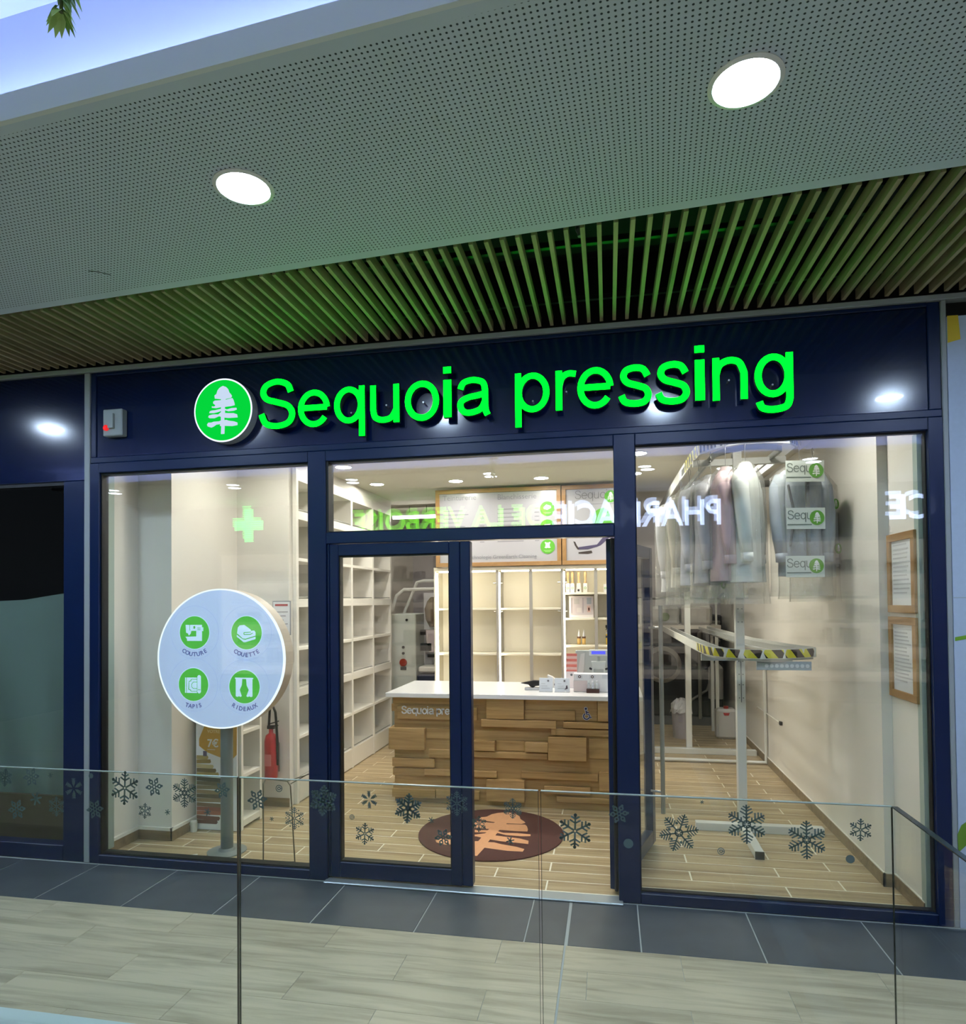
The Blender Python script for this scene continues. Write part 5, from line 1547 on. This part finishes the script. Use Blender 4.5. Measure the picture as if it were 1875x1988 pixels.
MB().lathe([(.10, 0), (.10, .42), (.05, .48)], (.50, -.50, .40), 18).build('filter_tank', mat('tank_grey', (168, 166, 160), .5), e, smooth=False)
tag(e, 'black dry-cleaning machine with pipes at the back behind the conveyor', 'machine')
# shelf with wrapped linen
e = empty('wall_shelf', (1.02, 5.1, 1.44))
MB().box(-.50, .55, -.25, .25, -.05, 0).build('board', mat('pale_shelf_board', (214, 206, 194), .5), e)
for s in (-.45, .50):
    MB().box(s - .02, s + .02, -.22, -.18, -1.44, -.05).build('leg', WMETAL, e)
    MB().box(s - .02, s + .02, .18, .22, -1.44, -.05).build('leg', WMETAL, e)
b = MB(); b.tube([(-.52, -.20, .36), (-.27, -.20, .35), (-.02, -.20, .38), (.28, -.20, .35), (.53, -.20, .35), (.60, -.20, .42)], .014, 8)
b.build('hose_rail', mat('dark_hose', (70, 64, 60), .5), e)
for s in (-.45, .50):
    MB().box(s - .012, s + .012, -.215, -.185, 0, .36).build('rail_post', WMETAL, e)
tag(e, 'pale shelf carrying wrapped linen behind the conveyor', 'shelf')
for i, (xx, w, lab) in enumerate(((.86, .40, 'plastic-wrapped linen pack with a green emblem on the rear shelf'), (1.28, .38, 'plastic-wrapped linen pack at the right end of the rear shelf'))):
    e = empty('linen_pack', (xx, 5.02, 1.4405))
    MB().box(-w / 2, w / 2, -.14, .14, .002, .24).build('folded_linen', mat('linen_grey_%d' % i, ((190, 186, 182), (178, 170, 162))[i], .8, noise=(12, .1)), e, bevel=.03)
    MB().box(-w / 2 - .008, w / 2 + .008, -.148, .148, 0, .25).build('wrapping', FILM, e, bevel=.03)
    if i == 0:
        d = disc_mb(.055, 0, -.002, 24).build('emblem', mat('dull_green', (120, 140, 96), .5), e, (.02, -.149, .11))
    tag(e, lab, 'linen pack', 'wrapped linen packs')
e = empty('waste_bin', (1.06, 4.80, 0))
MB().lathe([(.105, 0), (.125, .36), (.13, .37)], (0, 0, 0), 28).build('bucket', mat('lilac_bucket', (176, 168, 172), .5), e, smooth=False)
b = MB(); n = 24; vs = []; fs = []
random.seed(4)
prof = [(.133, .33), (.136, .37), (.12, .43), (.07, .48), (.015, .50)]
for ri, (r_, z) in enumerate(prof):
    for k in range(n):
        q = 1 + random.uniform(-.10, .10)
        vs.append((r_ * q * math.cos(2 * math.pi * k / n), r_ * q * math.sin(2 * math.pi * k / n), z + random.uniform(-.02, .02)))
for i in range(len(prof) - 1):
    for k in range(n):
        fs.append((i * n + k, i * n + (k + 1) % n, (i + 1) * n + (k + 1) % n, (i + 1) * n + k))
fs.append(tuple((len(prof) - 1) * n + k for k in range(n)))
b.add(vs, fs); b.build('bin_liner', mat('liner_white', (216, 214, 216), .4), e)
MB().box(-.05, .0, -.128, -.122, .22, .30).build('bin_mark', mat('bin_mark_grey', (148, 140, 146), .5), e)
tag(e, 'lilac waste bin with a white liner on the floor behind the conveyor', 'waste bin')
e = empty('jerrycan', (1.61, 4.86, 0))
MB().box(-.125, .125, -.10, .10, 0, .38).build('body', mat('jerrycan_white', (206, 202, 196), .4), e, bevel=.03)
MB().lathe([(.03, .38), (.03, .41)], (.0, -.04, 0), 18).build('cap', mat('red_cap', (176, 46, 44), .4), e)
MB().prism([(-.045, .335), (.035, .335), (.02, .30), (-.03, .30)], -.106, -.1005).build('red_mark', MATS['red_cap'], e)
tag(e, 'white plastic jerrycan with a red mark near the right wall', 'jerrycan')
b = MB(); b.tube([(1.802, 2.9, .55), (1.802, 3.9, .55), (1.802, 3.95, .52)], .008, 6)
o = b.build('wall_cable', WHITE); tag(o, 'thin white cable run low along the right wall', 'cable')
MB().box(1.792, 1.8145, 2.86, 2.91, .535, .57).build('junction_clip', BLACK, o)

# ================================================================== hanging plant at the upper left
e = empty('hanging_plant', (-1.02, -2.80, 3.105))
LF = [mat('leaf_a', (120, 160, 76), .5), mat('leaf_b', (170, 200, 110), .5), mat('leaf_c', (92, 124, 60), .5)]
random.seed(9)
MB().tube([(0, 0, .0), (-.01, .01, .12), (.02, 0, .30), (.0, 0, .9)], .004, 6).build('stem', mat('stem_green', (90, 100, 60), .6), e)
for k in range(64):
    t = random.random() ** 1.2
    z = .0 + .22 * t
    a = random.uniform(0, 6.28); ln = random.uniform(.018, .032)
    b = MB(); w = ln * .34
    pts = [(0, 0, 0), (ln * .3, w, -.004), (ln * .6, w * .8, -.012), (ln, 0, -.03), (ln * .6, -w * .8, -.012), (ln * .3, -w, -.004)]
    ca, sa = math.cos(a), math.sin(a)
    rad = .004 + .045 * t * random.random()
    vs = [(x_ * ca - y_ * sa + rad * ca, x_ * sa + y_ * ca + rad * sa, z + z_ - .4 * x_) for x_, y_, z_ in pts] + [(x_ * ca - y_ * sa + rad * ca, x_ * sa + y_ * ca + rad * sa, z + z_ - .4 * x_ + .0012) for x_, y_, z_ in pts]
    b.add(vs, [(0, 1, 2, 3, 4, 5), (11, 10, 9, 8, 7, 6)] + [(i, (i + 1) % 6, (i + 1) % 6 + 6, i + 6) for i in range(6)])
    b.build('leaf', LF[k % 3], e)
tag(e, 'green leafy garland hanging into the upper left corner below the cove', 'plant')

# faint glows are not worth sampling as lamps; they still shine where a ray meets them
for mm in bpy.data.materials:
    if mm.name not in ('corridor_lamp', 'shop_lamp', 'cove_led', 'green_letter_face', 'unit_led', 'tube_glow', 'far_lamp', 'lit_shop_window'):
        mm.cycles.emission_sampling = 'NONE'
